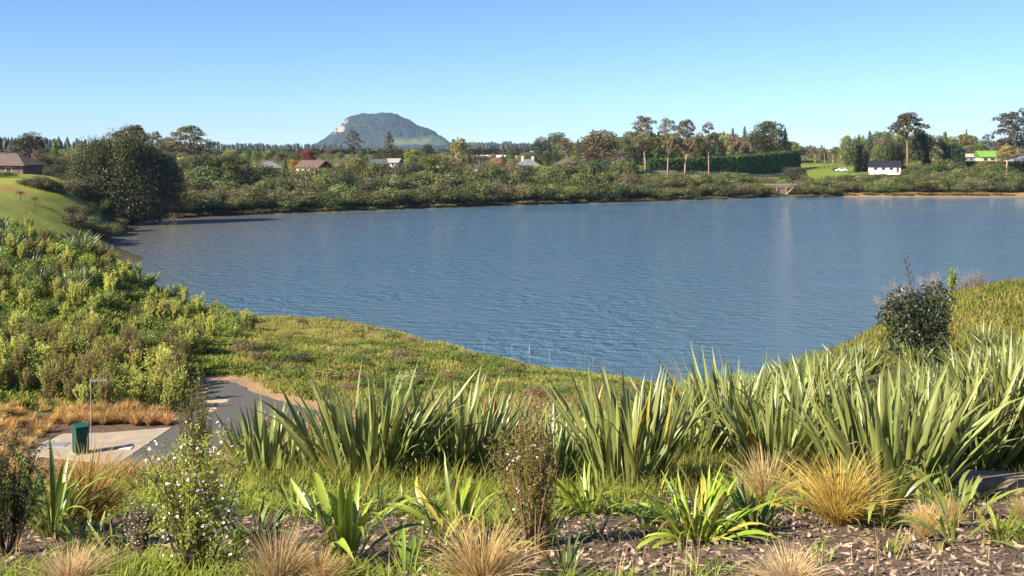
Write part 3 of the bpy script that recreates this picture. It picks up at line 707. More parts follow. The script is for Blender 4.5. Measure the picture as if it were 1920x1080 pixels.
# brown house on the lawn at the left
house('long brick house with a broad brown tiled hip roof above the left lawn', 8, 240, 13.5, 8, 2.6, 2.3, (0.17, 0.10, 0.07), (0.135, 0.10, 0.085), -0.1, True, 329.5, 0, 4, True, over=.9)
house('low house with grey tiled hip roof half sunk in garden shrubs', 503, 352, 8.4, 7, 2.4, 1.9, (0.62, 0.42, 0.28), (0.17, 0.17, 0.18), 0.2, True, 327)
house('cream gabled house with a dark brown tiled roof', 588, 350, 8.8, 7, 2.5, 2.1, (0.72, 0.55, 0.42), (0.13, 0.085, 0.075), -0.45, False, 327)
house('cottage with slate grey roof beside the tall dark pine', 711, 372, 4.6, 5, 2.3, 1.5, (0.6, 0.55, 0.48), (0.10, 0.12, 0.15), 0.3, False, 319, wins=2)
house('white sided house behind the tall dark pine', 738, 405, 5, 5, 2.3, 1.2, (0.5, 0.5, 0.48), (0.3, 0.3, 0.3), -0.2, False, 315, wins=2)
house('grey roofed villa with pale chimneys behind the lime bushes', 990, 388, 7.5, 6, 2.3, 2.0, (0.6, 0.5, 0.42), (0.17, 0.18, 0.20), 0.15, True, 321, 2)
house('small brown roofed house at the edge of the lime bushes', 1062, 395, 6.5, 6, 2.3, 1.5, (0.55, 0.42, 0.33), (0.12, 0.09, 0.08), -0.3, True, 317, wins=2)
house('dark roofed shed beside the parked white car', 902, 392, 3.6, 4, 2.0, 1.2, (0.65, 0.63, 0.58), (0.09, 0.09, 0.11), 0.25, False, 325, wins=1, name='shed', cat='shed')
house('long white roofed packing shed beyond the pink shrub', 935, 620, 20, 10, 1.8, 1.0, (0.7, 0.7, 0.68), (0.75, 0.75, 0.74), 0.05, False, 300, wins=4, name='shed', cat='shed')
house('small house with grey roof under the bare grey tree', 1152, 390, 6, 6, 2.3, 1.5, (0.5, 0.42, 0.36), (0.2, 0.2, 0.21), 0.1, True, 322, wins=2)
house('white cottage with a black roof at the paddock corner', 1658, 425, 11.5, 7, 2.4, 2.0, (0.78, 0.74, 0.68), (0.02, 0.022, 0.03), -0.22, False, 322.5, wins=3)
house('farm shed with bright green roof behind the brown hedge', 1850, 520, 9.5, 8, 3.0, 2.7, (0.55, 0.52, 0.32), (0.17, 0.32, 0.06), 0.03, False, 305, wins=2, name='shed', cat='shed')
house('low building with beige roof and lilac wall beside the green shed', 1812, 525, 8, 7, 3.0, 1.3, (0.28, 0.25, 0.5), (0.5, 0.40, 0.32), 0.03, False, 305, wins=2, name='shed', cat='shed')
house('open shed with pale metal roof behind the yellow tree', 1915, 440, 10, 8, 3.0, 1.5, (0.10, 0.09, 0.085), (0.55, 0.56, 0.58), -0.1, True, 315, wins=2, name='shed', cat='shed')

# parked vehicles
def car(label, px, D, base, rz, L, body, name='parked_car', cat='car'):
    g = np.array([(px - CX) / F * D, D, -(base - HY) / F * D]); e = empty(name, g, rz); tag(e, label, cat)
    pr = [(-.5, .18), (-.5, .42), (-.44, .5), (-.27, .54), (-.16, .80), (.22, .84), (.40, .56), (.48, .5), (.5, .2)]
    v = [[x * L, s * .85 * (.82 if z > .6 else 1), z * 1.75] for s in (-1, 1) for x, z in pr]; n = len(pr)
    mb = MB(); mb.add(v, [np.array([[q, q + 1, n + q + 1, n + q] for q in range(n - 1)] + [[0, n, 2 * n - 1, n - 1]])]); mb.add(v, [np.array([list(range(n))[::-1]]), np.array([list(range(n, 2 * n))])])
    mb.obj('body', PAINT, e, body)
    for s in (-1, 1):
        mb = MB(); mb.add([[-.22 * L, s * .80, .98], [.30 * L, s * .80, .98], [.18 * L, s * .725, 1.38], [-.14 * L, s * .725, 1.38]], np.array([[0, 1, 2, 3]])); mb.v[-1][:, 1] += s * .03; mb.obj('window', GLASS, e)
        for x in (-.3, .31):
            mb = MB(); mb.tube([(x * L, s * .72, .32), (x * L, s * .9, .32)], .32, 12); wh = mb.obj('wheel', PAINT, e, (.02, .02, .02))
            mb = MB(); mb.tube([(x * L, s * .9, .32), (x * L, s * .915, .32)], .18, 10); mb.obj('rim', STEEL, wh)
    return e
car('white car parked on the grass beside the small dark shed', 882, 388, 326.5, 0.25, 4.4, (0.8, 0.8, 0.78))
car('white utility vehicle parked in the green paddock', 1577, 420, 322, 0.1, 4.6, (0.75, 0.75, 0.74), 'parked_utility', 'vehicle')
e = empty('farm_trailer', P3(1567, 322, 421), .1); tag(e, 'dark green crate trailer beside the white vehicle in the paddock', 'trailer')
mb = MB(); mb.box((0, 0, 1.0), (2.6, 1.7, 1.2)); mb.obj('crate', PAINT, e, (.04, .10, .05))
for s in (-1, 1): mb = MB(); mb.tube([(0, s * .8, .35), (0, s * 1.0, .35)], .35, 10); mb.obj('wheel', PAINT, e, (.02, .02, .02))

# ------------------------------------------------------------------ culvert bridge on the far shore
bp0 = P3(1462, 366, 384); e = empty('rail_bridge', bp0, -0.06); tag(e, 'short low bridge with pale ribbed deck crossing the creek mouth', 'bridge')
mb = MB(); mb.box((0, 0, 3.9), (11.5, 3.4, .35)); mb.obj('deck', WOOD, e)
mb = MB(); mb.box((0, -1.5, 3.2), (10.2, .25, .95)); gd = mb.obj('girder', PAINT, e, (0.20, 0.185, 0.16))
for q in range(11):
    mb = MB(); mb.box((-4.7 + q * .94, -1.69, 3.2), (.14, .12, .95)); mb.obj('rib', PAINT, gd, (0.11, 0.095, 0.08))
mb = MB(); mb.box((-1.0, -.3, 1.6), (7.6, 2.2, 2.3)); mb.obj('abutment', PAINT, e, (0.15, 0.115, 0.085))
for xq in (-4.6, -1.2, 2.0):
    mb = MB(); mb.box((xq, -1.5, 1.4), (.5, .5, 2.8)); mb.obj('pier', WOOD, e)
mb = MB(); mb.tube([(1.2, -1.9, -.5), (5.0, -1.2, 3.2)], .35, 6); mb.obj('brace', WOOD, e)
for q in range(9):
    mb = MB(); mb.box((-5 + q * 1.25, -1.6, 4.4), (.09, .09, .75)); mb.obj('rail_post', WOOD, e)

# big clipped hedge, low wall, rail fence, clipped column and brown hedge
hp = [on(x, d) for x, d in ((1215, 420), (1290, 428), (1380, 440), (1450, 455), (1495, 468))]
ht = [(HY - y) / F * p[1] - p[2] for y, p in zip((299, 298, 294, 288, 283), hp)]
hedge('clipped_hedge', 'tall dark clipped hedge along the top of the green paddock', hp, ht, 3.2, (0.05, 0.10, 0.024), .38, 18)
e = empty('low_wall', (0, 0, 0)); tag(e, 'long low pale grey wall at the foot of the tall clipped hedge', 'wall')
wp = [on(x, d) for x, d in ((1200, 407), (1260, 411), (1330, 417), (1400, 426), (1450, 437), (1490, 450))]
for a_, b_ in zip(wp[:-1], wp[1:]):
    n = max(2, int(np.linalg.norm(b_ - a_) / 2.4))
    for s in range(n):
        p, q = a_ + (b_ - a_) * s / n, a_ + (b_ - a_) * (s + 1) / n; c = (p + q) / 2; d = q - p
        mb = MB(); mb.box((c[0], c[1], c[2] + .55), (np.linalg.norm(d[:2]) - .01, .16, 1.35 + .06 * R.random()), math.atan2(d[1], d[0])); mb.obj('panel', PAINT, e, jit((0.26, 0.24, 0.21), .03))
e = empty('rail_fence', (0, 0, 0)); tag(e, 'dark post and rail fence below the row of palms', 'fence')
fp = [on(x, d) for x, d in ((1492, 458), (1530, 468), (1570, 474), (1608, 478))]
for a_, b_ in zip(fp[:-1], fp[1:]):
    n = max(2, int(np.linalg.norm(b_ - a_) / 2.2))
    for s in range(n):
        p, q = a_ + (b_ - a_) * s / n, a_ + (b_ - a_) * (s + 1) / n
        mb = MB(); mb.box((p[0], p[1], p[2] + .7), (.2, .2, 1.6)); mb.obj('post', WOOD, e)
        for h in (.45, .85, 1.25):
            mb = MB(); mb.tube([p + [0, -.1, h], q + [0, -.1, h]], .07, 4); mb.obj('rail', WOOD, e)
hp = [on(1808, 430), on(1850, 430), on(1890, 432)]; hedge('clipped_hedge', 'low brown clipped hedge in front of the green roofed shed', hp, [(HY - 304) / F * p[1] - p[2] for p in hp], 2.2, (0.075, 0.06, 0.025), .35, 16)
p = on(1796, 425); hedge('clipped_cypress', 'dark clipped cypress column at the end of the brown hedge', [p - [2.0, 0, 0], p + [2.0, 0, 0]], [(HY - 281) / F * 425 - p[2], (HY - 280) / F * 425 - p[2]], 3.4, (0.025, 0.04, 0.018), .35, 24, cat='tree')

# ------------------------------------------------------------------ named trees across the inlet
T = tree
T(A_BIG[0], 'spreading_tree', 'huge dense dark tree with upswept foliage at the head of the bay', 236, 262, 112, 236, (0.052, 0.06, 0.02), base=398)
T(A_BIG[1], 'spreading_tree', 'broad dark tree forming the lawn side shoulder of the huge one', 182, 279, 88, 234, (0.058, 0.066, 0.023), base=396)
T(A_BIG[0], 'spreading_tree', 'lower dark tree filling between the huge one and the leaning one', 272, 288, 74, 238, (0.05, 0.056, 0.02), base=402, rz=2.0)
T(A_BIG[1], 'spreading_tree', 'dark broad tree leaning over the water beside the huge one', 300, 302, 88, 240, (0.045, 0.055, 0.022), base=408)
T(A_DENSE[0], 'round_tree', 'dark dome shaped tree behind the brown roofed house', 52, 252, 66, 330, (0.04, 0.038, 0.018))
T(A_CON[1], 'conical_tree', 'light green conical tree behind the brown roofed house', 103, 261, 28, 325, (0.10, 0.13, 0.025))
T(A_ROUND[0], 'round_tree', 'rusty brown tree peeping over the huge dark tree', 156, 268, 30, 360, (0.11, 0.075, 0.025))
for px, tp, wd, lb in ((16, 277, 36, 'pale bare pinkish tree behind the house roof'), (70, 277, 34, 'bare tan crowned tree beside the dark dome tree'), (137, 285, 40, 'low bare pinkish thicket tree left of the huge dark tree')):
    T(A_BARE[2], 'bare_tree', lb, px, tp, wd, 318, (0.19, 0.13, 0.09))
T(A_UMB[0], 'gum_tree', 'wide umbrella crowned gum behind the huge dark tree', 249, 239, 58, 345, EUC, bark=(.35, .3, .25))
T(A_EUC[1], 'gum_tree', 'thin open gum between two umbrella crowned gums', 292, 250, 34, 340, EUC, bark=(.42, .38, .34))
T(A_EUC[0], 'gum_tree', 'big spreading gum on the skyline at the head of the bay', 352, 239, 78, 335, (0.085, 0.085, 0.03), bark=(.28, .22, .18))
T(A_EUC[2], 'gum_tree', 'low side gum under the big spreading gum', 318, 260, 46, 338, EUC)
T(A_CON[0], 'conical_tree', 'small yellowish tiered conifer in the shrubs below the shelter hedge', 401, 288, 26, 330, (0.10, 0.11, 0.035))
T(A_EUC[2], 'gum_tree', 'lone open gum standing against the mountain', 661, 247, 27, 470, (0.06, 0.055, 0.03))
T(A_NOR[0], 'norfolk_pine', 'tall dark brown tiered pine standing against the mountain', 730, 245, 40, 420, (0.055, 0.04, 0.022))
T(A_ROUND[1], 'red_tree', 'dark red leaved tree behind the cream gabled house', 578, 282, 28, 385, (0.12, 0.022, 0.02))
T(A_ROUND[2], 'yellow_tree', 'small golden yellow tree between the two low houses', 551, 300, 18, 358, (0.30, 0.19, 0.015))
T(A_CON[1], 'cypress_tree', 'small dark cypress left of the golden yellow tree', 535, 297, 13, 362, DARK)
T(A_BARE[1], 'bare_tree', 'bare twiggy tree right of the dark red tree', 616, 279, 30, 390, TWIG)
T(A_BARE[2], 'poplar_tree', 'tall pale half bare poplar right of the mountain', 856, 254, 62, 400, (0.17, 0.17, 0.055), bark=(.38, .32, .24))
T(A_ROUND[3], 'willow_tree', 'lime green willow left of the dark dome tree', 772, 280, 34, 400, (0.14, 0.16, 0.03))
T(A_DENSE[1], 'round_tree', 'dark round tree between lime willow and pale poplar', 801, 271, 26, 410, DARK)
T(A_BARE[0], 'bare_tree', 'slim bare tree with pale trunk in front of the pale poplar', 808, 292, 26, 360, TWIG, bark=(.42, .34, .27))
for px in (899, 911): T(A_PALM[0], 'palm_tree', 'feather palm of a pair behind the parked white car', px, 289, 22, 400, (0.06, 0.07, 0.025), 'palm pair', bark=(.25, .18, .13))
T(A_ROUND[0], 'pink_shrub', 'salmon pink blossoming tree right of the palm pair', 930, 297, 24, 385, (0.28, 0.15, 0.10))
T(A_DENSE[0], 'macrocarpa_tree', 'big dark evergreen beside a spire shaped conifer', 1011, 260, 40, 410, DARK)
T(A_CON[1], 'cypress_tree', 'dark spire shaped conifer rising beside the big evergreen', 1029, 256, 16, 408, DARK)
T(A_NOR[0], 'norfolk_pine', 'slender young tiered pine left of the large brown green tree', 1084, 258, 22, 395, (0.05, 0.055, 0.03))
T(A_ROUND[1], 'round_tree', 'large brown green tree rising over the villas', 1124, 247, 74, 400, (0.085, 0.072, 0.032))
T(A_ROUND[3], 'purple_tree', 'dark purple leaved tree under the large brown green tree', 1106, 286, 24, 392, (0.07, 0.018, 0.022))
T(A_PALM[0], 'date_palm', 'squat date palm on the bank below the purple tree', 1109, 303, 30, 384, (0.055, 0.06, 0.022))
T(A_PALM[0], 'cabbage_tree', 'slim pale trunked cabbage tree beside the date palm', 1094, 293, 20, 383, (0.16, 0.15, 0.06), bark=(.45, .33, .26))
T(A_BARE[2], 'bare_tree', 'broad grey leafless tree on the bank left of the gums', 1166, 277, 54, 388, (0.10, 0.085, 0.07), bark=(.25, .21, .18))
for q, (px, tp, wd, ar) in enumerate(((1211, 221, 52, 0), (1252, 227, 40, 2), (1284, 228, 48, 0), (1329, 234, 34, 3))):
    T(A_EUC[ar], 'gum_tree', ('tallest orange trunked gum at the left end of the clipped hedge', 'open gum in front of the clipped hedge second from the tallest', 'broad topped gum third along the clipped hedge', 'thin leaning gum near the paddock end of the row')[q], px, tp, wd, 396, (0.10, 0.085, 0.036), bark=(.33, .22, .15), base=(322, 330, 332, 336)[q])
T(A_ROUND[2], 'round_tree', 'lime tinted tree between gums behind the clipped hedge', 1299, 260, 34, 450, (0.14, 0.14, 0.035))
T(A_CON[0], 'conical_tree', 'dark conifer between the first two gums', 1235, 246, 26, 452, DARK)
for px, tp, wd, lb in ((1357, 245, 20, 'first of three small dark conifers behind the pink bare trees'), (1374, 238, 18, 'middle of three small dark conifers behind the pink bare trees'), (1396, 236, 22, 'tallest of three small dark conifers behind the pink bare trees')): T(A_CON[1], 'conical_tree', lb, px, tp, wd, 500, DARK)
for px, tp, wd, lb in ((1352, 258, 44, 'left pinkish bare tree behind the clipped hedge'), (1380, 251, 54, 'middle pinkish bare tree behind the clipped hedge'), (1402, 262, 40, 'right pinkish bare tree behind the clipped hedge')): T(A_BARE[2], 'bare_tree', lb, px, tp, wd, 475, (0.20, 0.125, 0.085), bark=(.3, .2, .15))
T(A_ROUND[0], 'round_tree', 'large olive evergreen rising over the clipped hedge', 1440, 229, 66, 490, (0.05, 0.058, 0.02))
T(A_CON[1], 'conical_tree', 'dark conifer at the right edge of the large olive evergreen', 1472, 240, 24, 488, DARK)
T(A_ROUND[2], 'round_tree', 'smaller olive evergreen left of the large one', 1414, 250, 40, 485, (0.05, 0.06, 0.02))
T(A_DENSE[1], 'round_bush', 'round dark bush standing alone above the low bridge', 1490, 314, 58, 402, (0.05, 0.055, 0.026), cat='bush')
for px, tp, wd in ((1510, 277, 22), (1528, 279, 20), (1546, 278, 20), (1562, 277, 22), (1578, 279, 20), (1594, 277, 22)): T(A_PALM[0], 'palm_tree', 'pale trunked palm of the row behind the dark rail fence', px, tp, wd * 1.3, 492, (0.085, 0.085, 0.03), 'row of palms', bark=(.35, .25, .17))
for px, tp, wd, ar, cc, lb in ((1611, 250, 22, A_CON[0], DARK, 'dark conifer at the end of the palm row'), (1631, 243, 24, A_CON[1], PINE, 'taller dark conifer left of the white cottage'), (1652, 262, 34, A_BARE[2], (0.15, 0.10, 0.08), 'bare brown tree right behind the white cottage'), (1667, 247, 26, A_CON[0], DARK, 'dark conifer left of the umbrella pine'),
                               (1726, 249, 34, A_ROUND[1], (0.045, 0.055, 0.022), 'dark bushy tree right of the umbrella pine'), (1772, 246, 34, A_CON[0], DARK, 'pointed dark conifer before the clipped cypress column'), (1744, 250, 22, A_NOR[0], (0.06, 0.06, 0.05), 'thin grey tiered conifer right of the umbrella pine'),
                               (1690, 268, 40, A_ROUND[3], (0.05, 0.055, 0.024), 'low dark tree under the umbrella pine'), (1810, 253, 62, A_ROUND[0], (0.12, 0.115, 0.035), 'rounded olive willow behind the clipped cypress column'), (1812, 240, 18, A_NOR[0], (0.06, 0.065, 0.04), 'tiered conifer tip rising over the olive willow'),
                               (1852, 262, 34, A_DENSE[0], (0.045, 0.07, 0.02), 'green round tree behind the green roofed shed'), (1882, 262, 34, A_ROUND[2], (0.11, 0.03, 0.022), 'red leaved tree behind the yellow umbrella tree')):
    T(ar, 'tree' if 'tree' in lb else 'conifer', lb, px, tp, wd, 462 if px < 1800 else 560, cc)
T(A_UMB[0], 'umbrella_pine', 'tall umbrella crowned tree standing over the white cottage', 1702, 217, 58, 450, (0.06, 0.055, 0.024), bark=(.22, .14, .10))
T(A_UMB[0], 'umbrella_tree', 'low yellow green umbrella shaped tree with pale trunk', 1887, 276, 48, 415, (0.18, 0.15, 0.045), bark=(.35, .28, .22))
T(A_EUC[0], 'gum_tree', 'tall open gum over the pale metal roof', 1887, 214, 62, 430, (0.05, 0.047, 0.028), bark=(.3, .25, .22))
T(A_EUC[2], 'gum_tree', 'second tall gum beside the one over the pale metal roof', 1921, 209, 56, 428, (0.05, 0.047, 0.028), bark=(.3, .25, .22))
for px, py, lb in ((38, 377, 'squat tree fern on the lawn nearer the house'), (65, 388, 'squat tree fern on the lawn nearer the water')):
    p = hit(px, py, 130); e = empty('tree_fern', p, 0, (2.2, 2.2, 1.9)); tag(e, lb, 'tree fern'); inst(A_PALM[0][0], 'trunk', parent=e, color=(.12, .08, .06)); inst(A_PALM[0][1], 'crown', parent=e, color=(.12, .10, .05))

# ------------------------------------------------------------------ garden and bank vegetation across the inlet
KEEP = [(0, 70, 300, 332), (478, 534, 306, 326), (556, 614, 306, 327), (698, 748, 300, 319), (873, 912, 316, 328), (975, 1012, 309, 322), (1048, 1070, 305, 318), (1620, 1695, 304, 324), (1436, 1490, 343, 366), (1800, 1920, 290, 317), (1560, 1590, 312, 322), (1380, 1625, 309, 342), (1190, 1500, 284, 322), (1000, 1052, 300, 330)]
def clear(px, top, wpx, base, D=0):
    if D > 445: return True
    for x0, x1, y0, y1 in KEEP:
        if px + wpx * .5 > x0 and px - wpx * .5 < x1 and top < y1 and base > y0: return False
    return True
# middle distance trees and tall shrubs
GL = {'olive': 'olive green garden tree across the water', 'dark': 'dark evergreen garden tree across the water', 'twig': 'half bare brownish garden tree across the water', 'flower': 'cream flowering garden shrub across the water'}
BT = {'olive': 'olive tree in the far background belt', 'dark': 'dark evergreen in the far background belt', 'twig': 'bare brown tree in the far background belt'}
cnt = [0, 0, 0]
for q in range(7000):
    zone = q % 3                      # gardens behind the thicket, rear gardens, belt behind the paddock
    if cnt[zone] >= (190, 190, 190)[zone]: continue
    px = R.uniform(1040, 1950) if zone == 2 else R.uniform(-20, 1215)
    D0 = np.interp(px, [a[0] for a in SH], [a[1] for a in SH]) if px > 250 else 262
    D = R.uniform(500, 660) if zone == 2 else R.uniform(430, 640) if zone == 1 else D0 + 34 + 75 * R.random()
    g = on(px, D); gpy = HY - g[2] / D * F
    top = (R.uniform(248, 284) if 1040 < px < 1480 or 1600 < px < 1790 else R.uniform(260, 286)) if zone == 2 else R.uniform(279, 295) if zone == 1 else R.uniform(290 if px > 330 else 280, 314)
    if zone == 2 and 1490 < px < 1610: top = R.uniform(270, 282)
    ht = (gpy - top) * D / F; wd = ht * (R.uniform(.75, 1.15) if zone == 2 else R.uniform(.9, 1.35))
    if ht < 2.2: continue
    wpx = wd / D * F
    if not clear(px, top, wpx, gpy, D): continue
    k = R.random(); cnt[zone] += 1; back = zone == 2; LBL = BT if back else GL; gs = ' in the background belt' if back else ' in the gardens'; nm = ('leafy_tree' if k < .45 else 'evergreen_tree' if k < .63 else 'bare_tree')
    if back and k > .8: k *= .8
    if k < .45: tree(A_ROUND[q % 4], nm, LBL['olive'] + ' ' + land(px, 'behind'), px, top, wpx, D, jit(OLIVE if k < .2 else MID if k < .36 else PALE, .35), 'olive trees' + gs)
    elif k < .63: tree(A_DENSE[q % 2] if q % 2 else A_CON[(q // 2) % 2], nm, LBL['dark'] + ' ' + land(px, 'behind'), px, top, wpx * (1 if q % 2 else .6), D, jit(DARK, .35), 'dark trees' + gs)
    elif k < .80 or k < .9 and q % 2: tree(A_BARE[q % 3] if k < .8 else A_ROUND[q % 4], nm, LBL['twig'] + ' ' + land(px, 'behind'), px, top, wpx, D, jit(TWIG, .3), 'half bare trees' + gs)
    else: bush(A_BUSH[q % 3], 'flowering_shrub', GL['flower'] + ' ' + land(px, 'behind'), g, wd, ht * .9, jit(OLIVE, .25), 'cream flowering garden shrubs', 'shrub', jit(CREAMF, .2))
for q in range(34):
    px = 1175 + q * 9.5 if q < 20 else 1590 + (q - 20) * 15; px += R.uniform(-5, 5); k = q % 4; D = R.uniform(448, 475)
    tree((A_ROUND[q % 4], A_DENSE[q % 2], A_CON[q % 2], A_ROUND[(q + 1) % 4])[k], ('leafy_tree', 'evergreen_tree', 'conifer', 'leafy_tree')[k], ('olive leafy tree', 'dense dark evergreen', 'dark pointed conifer', 'pale green leafy tree')[k] + ' in the tall belt ' + land(px, 'behind'), px, R.uniform(248, 276), R.uniform(24, 40) * (.6 if k == 2 else 1), D, jit((OLIVE, DARK, DARK, PALE)[k], .25), 'tall belt behind gums and cottage')
for px, y, wd, ht in ((1018, 326, 8, 3.6), (1036, 327, 9, 3.8), (1005, 321, 6, 3.4), (1050, 322, 5, 3)):
    g = P3(px, y + 3, 362); bush(A_BUSH[1], 'lime_bush', 'bright lime green clipped bush in front of the grey roofed villa', g, wd, ht, (0.20, 0.27, 0.02), 'lime bushes by the villa')
# bank thickets along the far shore
BL = {'o': ('bank_bush', 'dense olive bush in the far shore thicket', 'olive bank bushes'), 'd': ('bank_bush', 'dark green bush in the far shore thicket', 'dark bank bushes'), 't': ('bank_bush', 'brown twiggy bush in the far shore thicket', 'twiggy bank bushes'), 'f': ('bank_bush', 'cream flowering bush in the far shore thicket', 'flowering bank bushes'), 'g': ('bank_bush', 'bright green low bush at the far shore edge', 'bright bank bushes')}
for q in range(330):
    px = 335 + (q + R.random()) * (1930 - 335) / 330
    D0 = np.interp(px, [a[0] for a in SH], [a[1] for a in SH]); row = q % 3
    off = (4.5 + R.random() * 4, 14 + R.random() * 7, 27 + R.random() * 10)[row] + (12 if px > 1560 else 0)
    g = on(px, D0 + off); ht = R.uniform(4.6, 8.4) * (.9, 1.1, 1.25)[row] * (0.82 if px > 1180 else 1.0); wd = R.uniform(7.5, 12.5)
    if 1190 < px < 1700 and row == 2: ht *= .5
    if 1428 < px < 1494:
        if row == 0 or px > 1440: continue
    k = R.random(); key = 'o' if k < .42 else 'd' if k < .60 else 't' if k < .82 else 'f' if k < .90 else 'g' if k < .95 else 'o'
    if key == 'g' and row: key = 'o'
    nm, lb, gr = BL[key]; ar = A_BUSH[{'o': q % 2, 'd': 1, 't': 2 + q % 2, 'f': 0, 'g': 1}[key]]
    cc = {'o': (0.098, 0.112, 0.034), 'd': (0.05, 0.075, 0.024), 't': (0.12, 0.108, 0.05), 'f': OLIVE, 'g': (0.11, 0.16, 0.02)}[key]
    if key == 'g': ht *= .6
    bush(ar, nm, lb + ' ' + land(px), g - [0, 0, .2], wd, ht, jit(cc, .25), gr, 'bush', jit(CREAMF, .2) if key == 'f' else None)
# low fringe plants right at the waterline
for q in range(120):
    px = 330 + (q + R.random()) * (1900 - 330) / 120; D0 = np.interp(px, [a[0] for a in SH], [a[1] for a in SH])
    if 1450 < px < 1492: continue
    g = on(px, D0 + .6 + 2.5 * R.random() + (6 if px > 1560 else 0)); bush(A_MASS[q % 2], 'shore_sedge', 'low brownish sedge at the far waterline ' + land(px), g - [0, 0, .1], R.uniform(2.5, 5), R.uniform(.7, 1.6), jit((0.12, 0.10, 0.035), .3), 'waterline sedge clumps', 'sedge')
# head of the bay
for px, py, wd, ht, cc, bl, nm, lb in ((215, 398, 6.5, 4.4, (0.13, 0.18, 0.03), None, 'green_bush', 'bright green bush below the huge dark tree'), (190, 396, 5, 3.4, (0.10, 0.13, 0.03), None, 'green_bush', 'mid green bush left of the bright green one'), (232, 414, 5, 2.2, (0.17, 0.19, 0.06), None, 'reed_clump', 'pale reeds at the water below the huge dark tree'), (250, 412, 4, 1.9, (0.18, 0.18, 0.07), None, 'reed_clump', 'small pale reed clump right at the bay corner'),
                                (140, 425, 5, 3, (0.09, 0.075, 0.035), None, 'shore_bush', 'brown bush above the bay corner'), (165, 432, 5, 3, (0.08, 0.085, 0.035), CREAMF, 'shore_bush', 'cream speckled bush at the bay corner'), (182, 443, 4.5, 2.6, (0.085, 0.08, 0.03), None, 'shore_bush', 'olive bush overhanging the bay corner'), (160, 405, 4, 2.5, (0.06, 0.07, 0.025), None, 'shore_bush', 'dark bush beside the lawn edge above the bay'), (205, 425, 4, 1.5, (0.13, 0.11, 0.04), None, 'shore_bush', 'low tan bush on the shore of the bay corner'), (135, 400, 3.5, 2.2, (0.08, 0.075, 0.03), None, 'shore_bush', 'small olive bush on the lawn edge'),
                                (140, 365, 6, 4, (0.10, 0.10, 0.04), CREAMF, 'flowering_shrub', 'white flowering shrub against the huge dark tree'), (118, 362, 5, 3.2, (0.10, 0.10, 0.045), CREAMF, 'flowering_shrub', 'second white flowering shrub along the lawn'), (96, 358, 5, 3, (0.06, 0.07, 0.025), None, 'lawn_shrub', 'dark green shrub along the lawn'), (76, 352, 4.5, 3, (0.085, 0.07, 0.045), None, 'lawn_shrub', 'brown twiggy shrub along the lawn'), (50, 348, 3.5, 2, (0.05, 0.05, 0.025), None, 'lawn_shrub', 'small dark shrub at the house end of the lawn'), (118, 335, 5, 2.4, (0.12, 0.12, 0.06), CREAMF, 'flowering_shrub', 'pale flowering shrub on the upper lawn'), (8, 331, 5, 1.3, (0.08, 0.11, 0.03), None, 'lawn_shrub', 'clipped green shrub in front of the house wall')):
    p = hit(px, py, 130, 300)
    if p is not None: bush(A_BUSH[int(px) % 4], nm, lb, p - [0, 0, .1], wd, ht, cc, None, 'bush', bl)
for q in range(16):
    px = 195 + q * 6 + R.uniform(-4, 4); p = hit(px, np.interp(px, [190, 215, 250, 300], [452, 434, 417, 409]) + R.uniform(-9, -1), 150, 300)
    bush(A_BUSH[q % 4], 'shore_bush', 'olive brown bush along the muddy corner of the bay', p - [0, 0, .15], R.uniform(3, 5), R.uniform(1.4, 2.8), jit((0.09, 0.09, 0.035), .3), 'bushes at the bay corner')
for q in range(34):
    px = R.uniform(-20, 330); D = R.uniform(262, 300); g = on(px, D); bush(A_BUSH[q % 4], 'hillside_bush', 'dark mixed bush behind the lawn at the head of the bay', g, R.uniform(5, 9), R.uniform(3.5, 6.5), jit((0.05, 0.055, 0.022), .4), 'bushes behind the lawn')
e = empty('driftwood_branch', P3(812, 390, 305)); tag(e, 'bleached dead branch lying at the far waterline', 'branch')
mb = MB()
for a_, b_ in (((-2.5, 0, .1), (1.5, .3, 1.4)), ((-.5, 0, .6), (-1.6, .2, 2.4)), ((.4, .1, .9), (2.2, 0, .9)), ((-.8, 0, .6), (.3, 0, 2.0))): limb(mb, a_, b_, .12, .03, R, .1)
mb.obj('limb', BARK, e, (.42, .36, .30))

# ================================================================== near vegetation
# leaf archetypes for flax and strap plants: length 1 along Z, folded along the midrib
def leaf_mesh(name, bend, width, segs=7, tipbend=0.0, fold=0.25, twist=0.0, material=FLAXM):
    s = np.linspace(0, 1, segs + 1); wv = width * np.clip(np.minimum(0.42 + 1.1 * s, 1.0) * np.clip((1 - s) * 2.6, 0, 1) ** .8, 0.012, 1)
    ang = bend * s ** 1.4 + tipbend * np.clip(s - .65, 0, 1) * 3; dz = np.cos(ang); dx = np.sin(ang)
    x = np.concatenate([[0], np.cumsum((dx[1:] + dx[:-1]) / 2 / segs)]); z = np.concatenate([[0], np.cumsum((dz[1:] + dz[:-1]) / 2 / segs)])
    tw = twist * s; v = []
    for q in range(segs + 1):
        nx_, nz_ = -math.cos(ang[q]), math.sin(ang[q])
        for y, f in ((-1, fold), (0, 0), (1, fold)):
            yy = y * wv[q] / 2; off = f * wv[q] / 2
            v.append([x[q] + nx_ * off * 1.0 + math.sin(tw[q]) * yy * math.cos(ang[q]), yy * math.cos(tw[q]), z[q] + nz_ * off])
    i = np.arange(segs)[:, None] * 3; j = np.arange(2)[None]
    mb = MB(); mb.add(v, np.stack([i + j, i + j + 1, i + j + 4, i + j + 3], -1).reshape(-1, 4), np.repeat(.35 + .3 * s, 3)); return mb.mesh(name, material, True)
FL = [leaf_mesh('leaf', b_, .05, 7, tb, .3, tw) for b_, tb, tw in ((.08, 0, .2), (.2, .05, -.3), (.35, .1, .3), (.55, .25, -.2), (.85, .5, .4), (.15, 1.3, .1))]
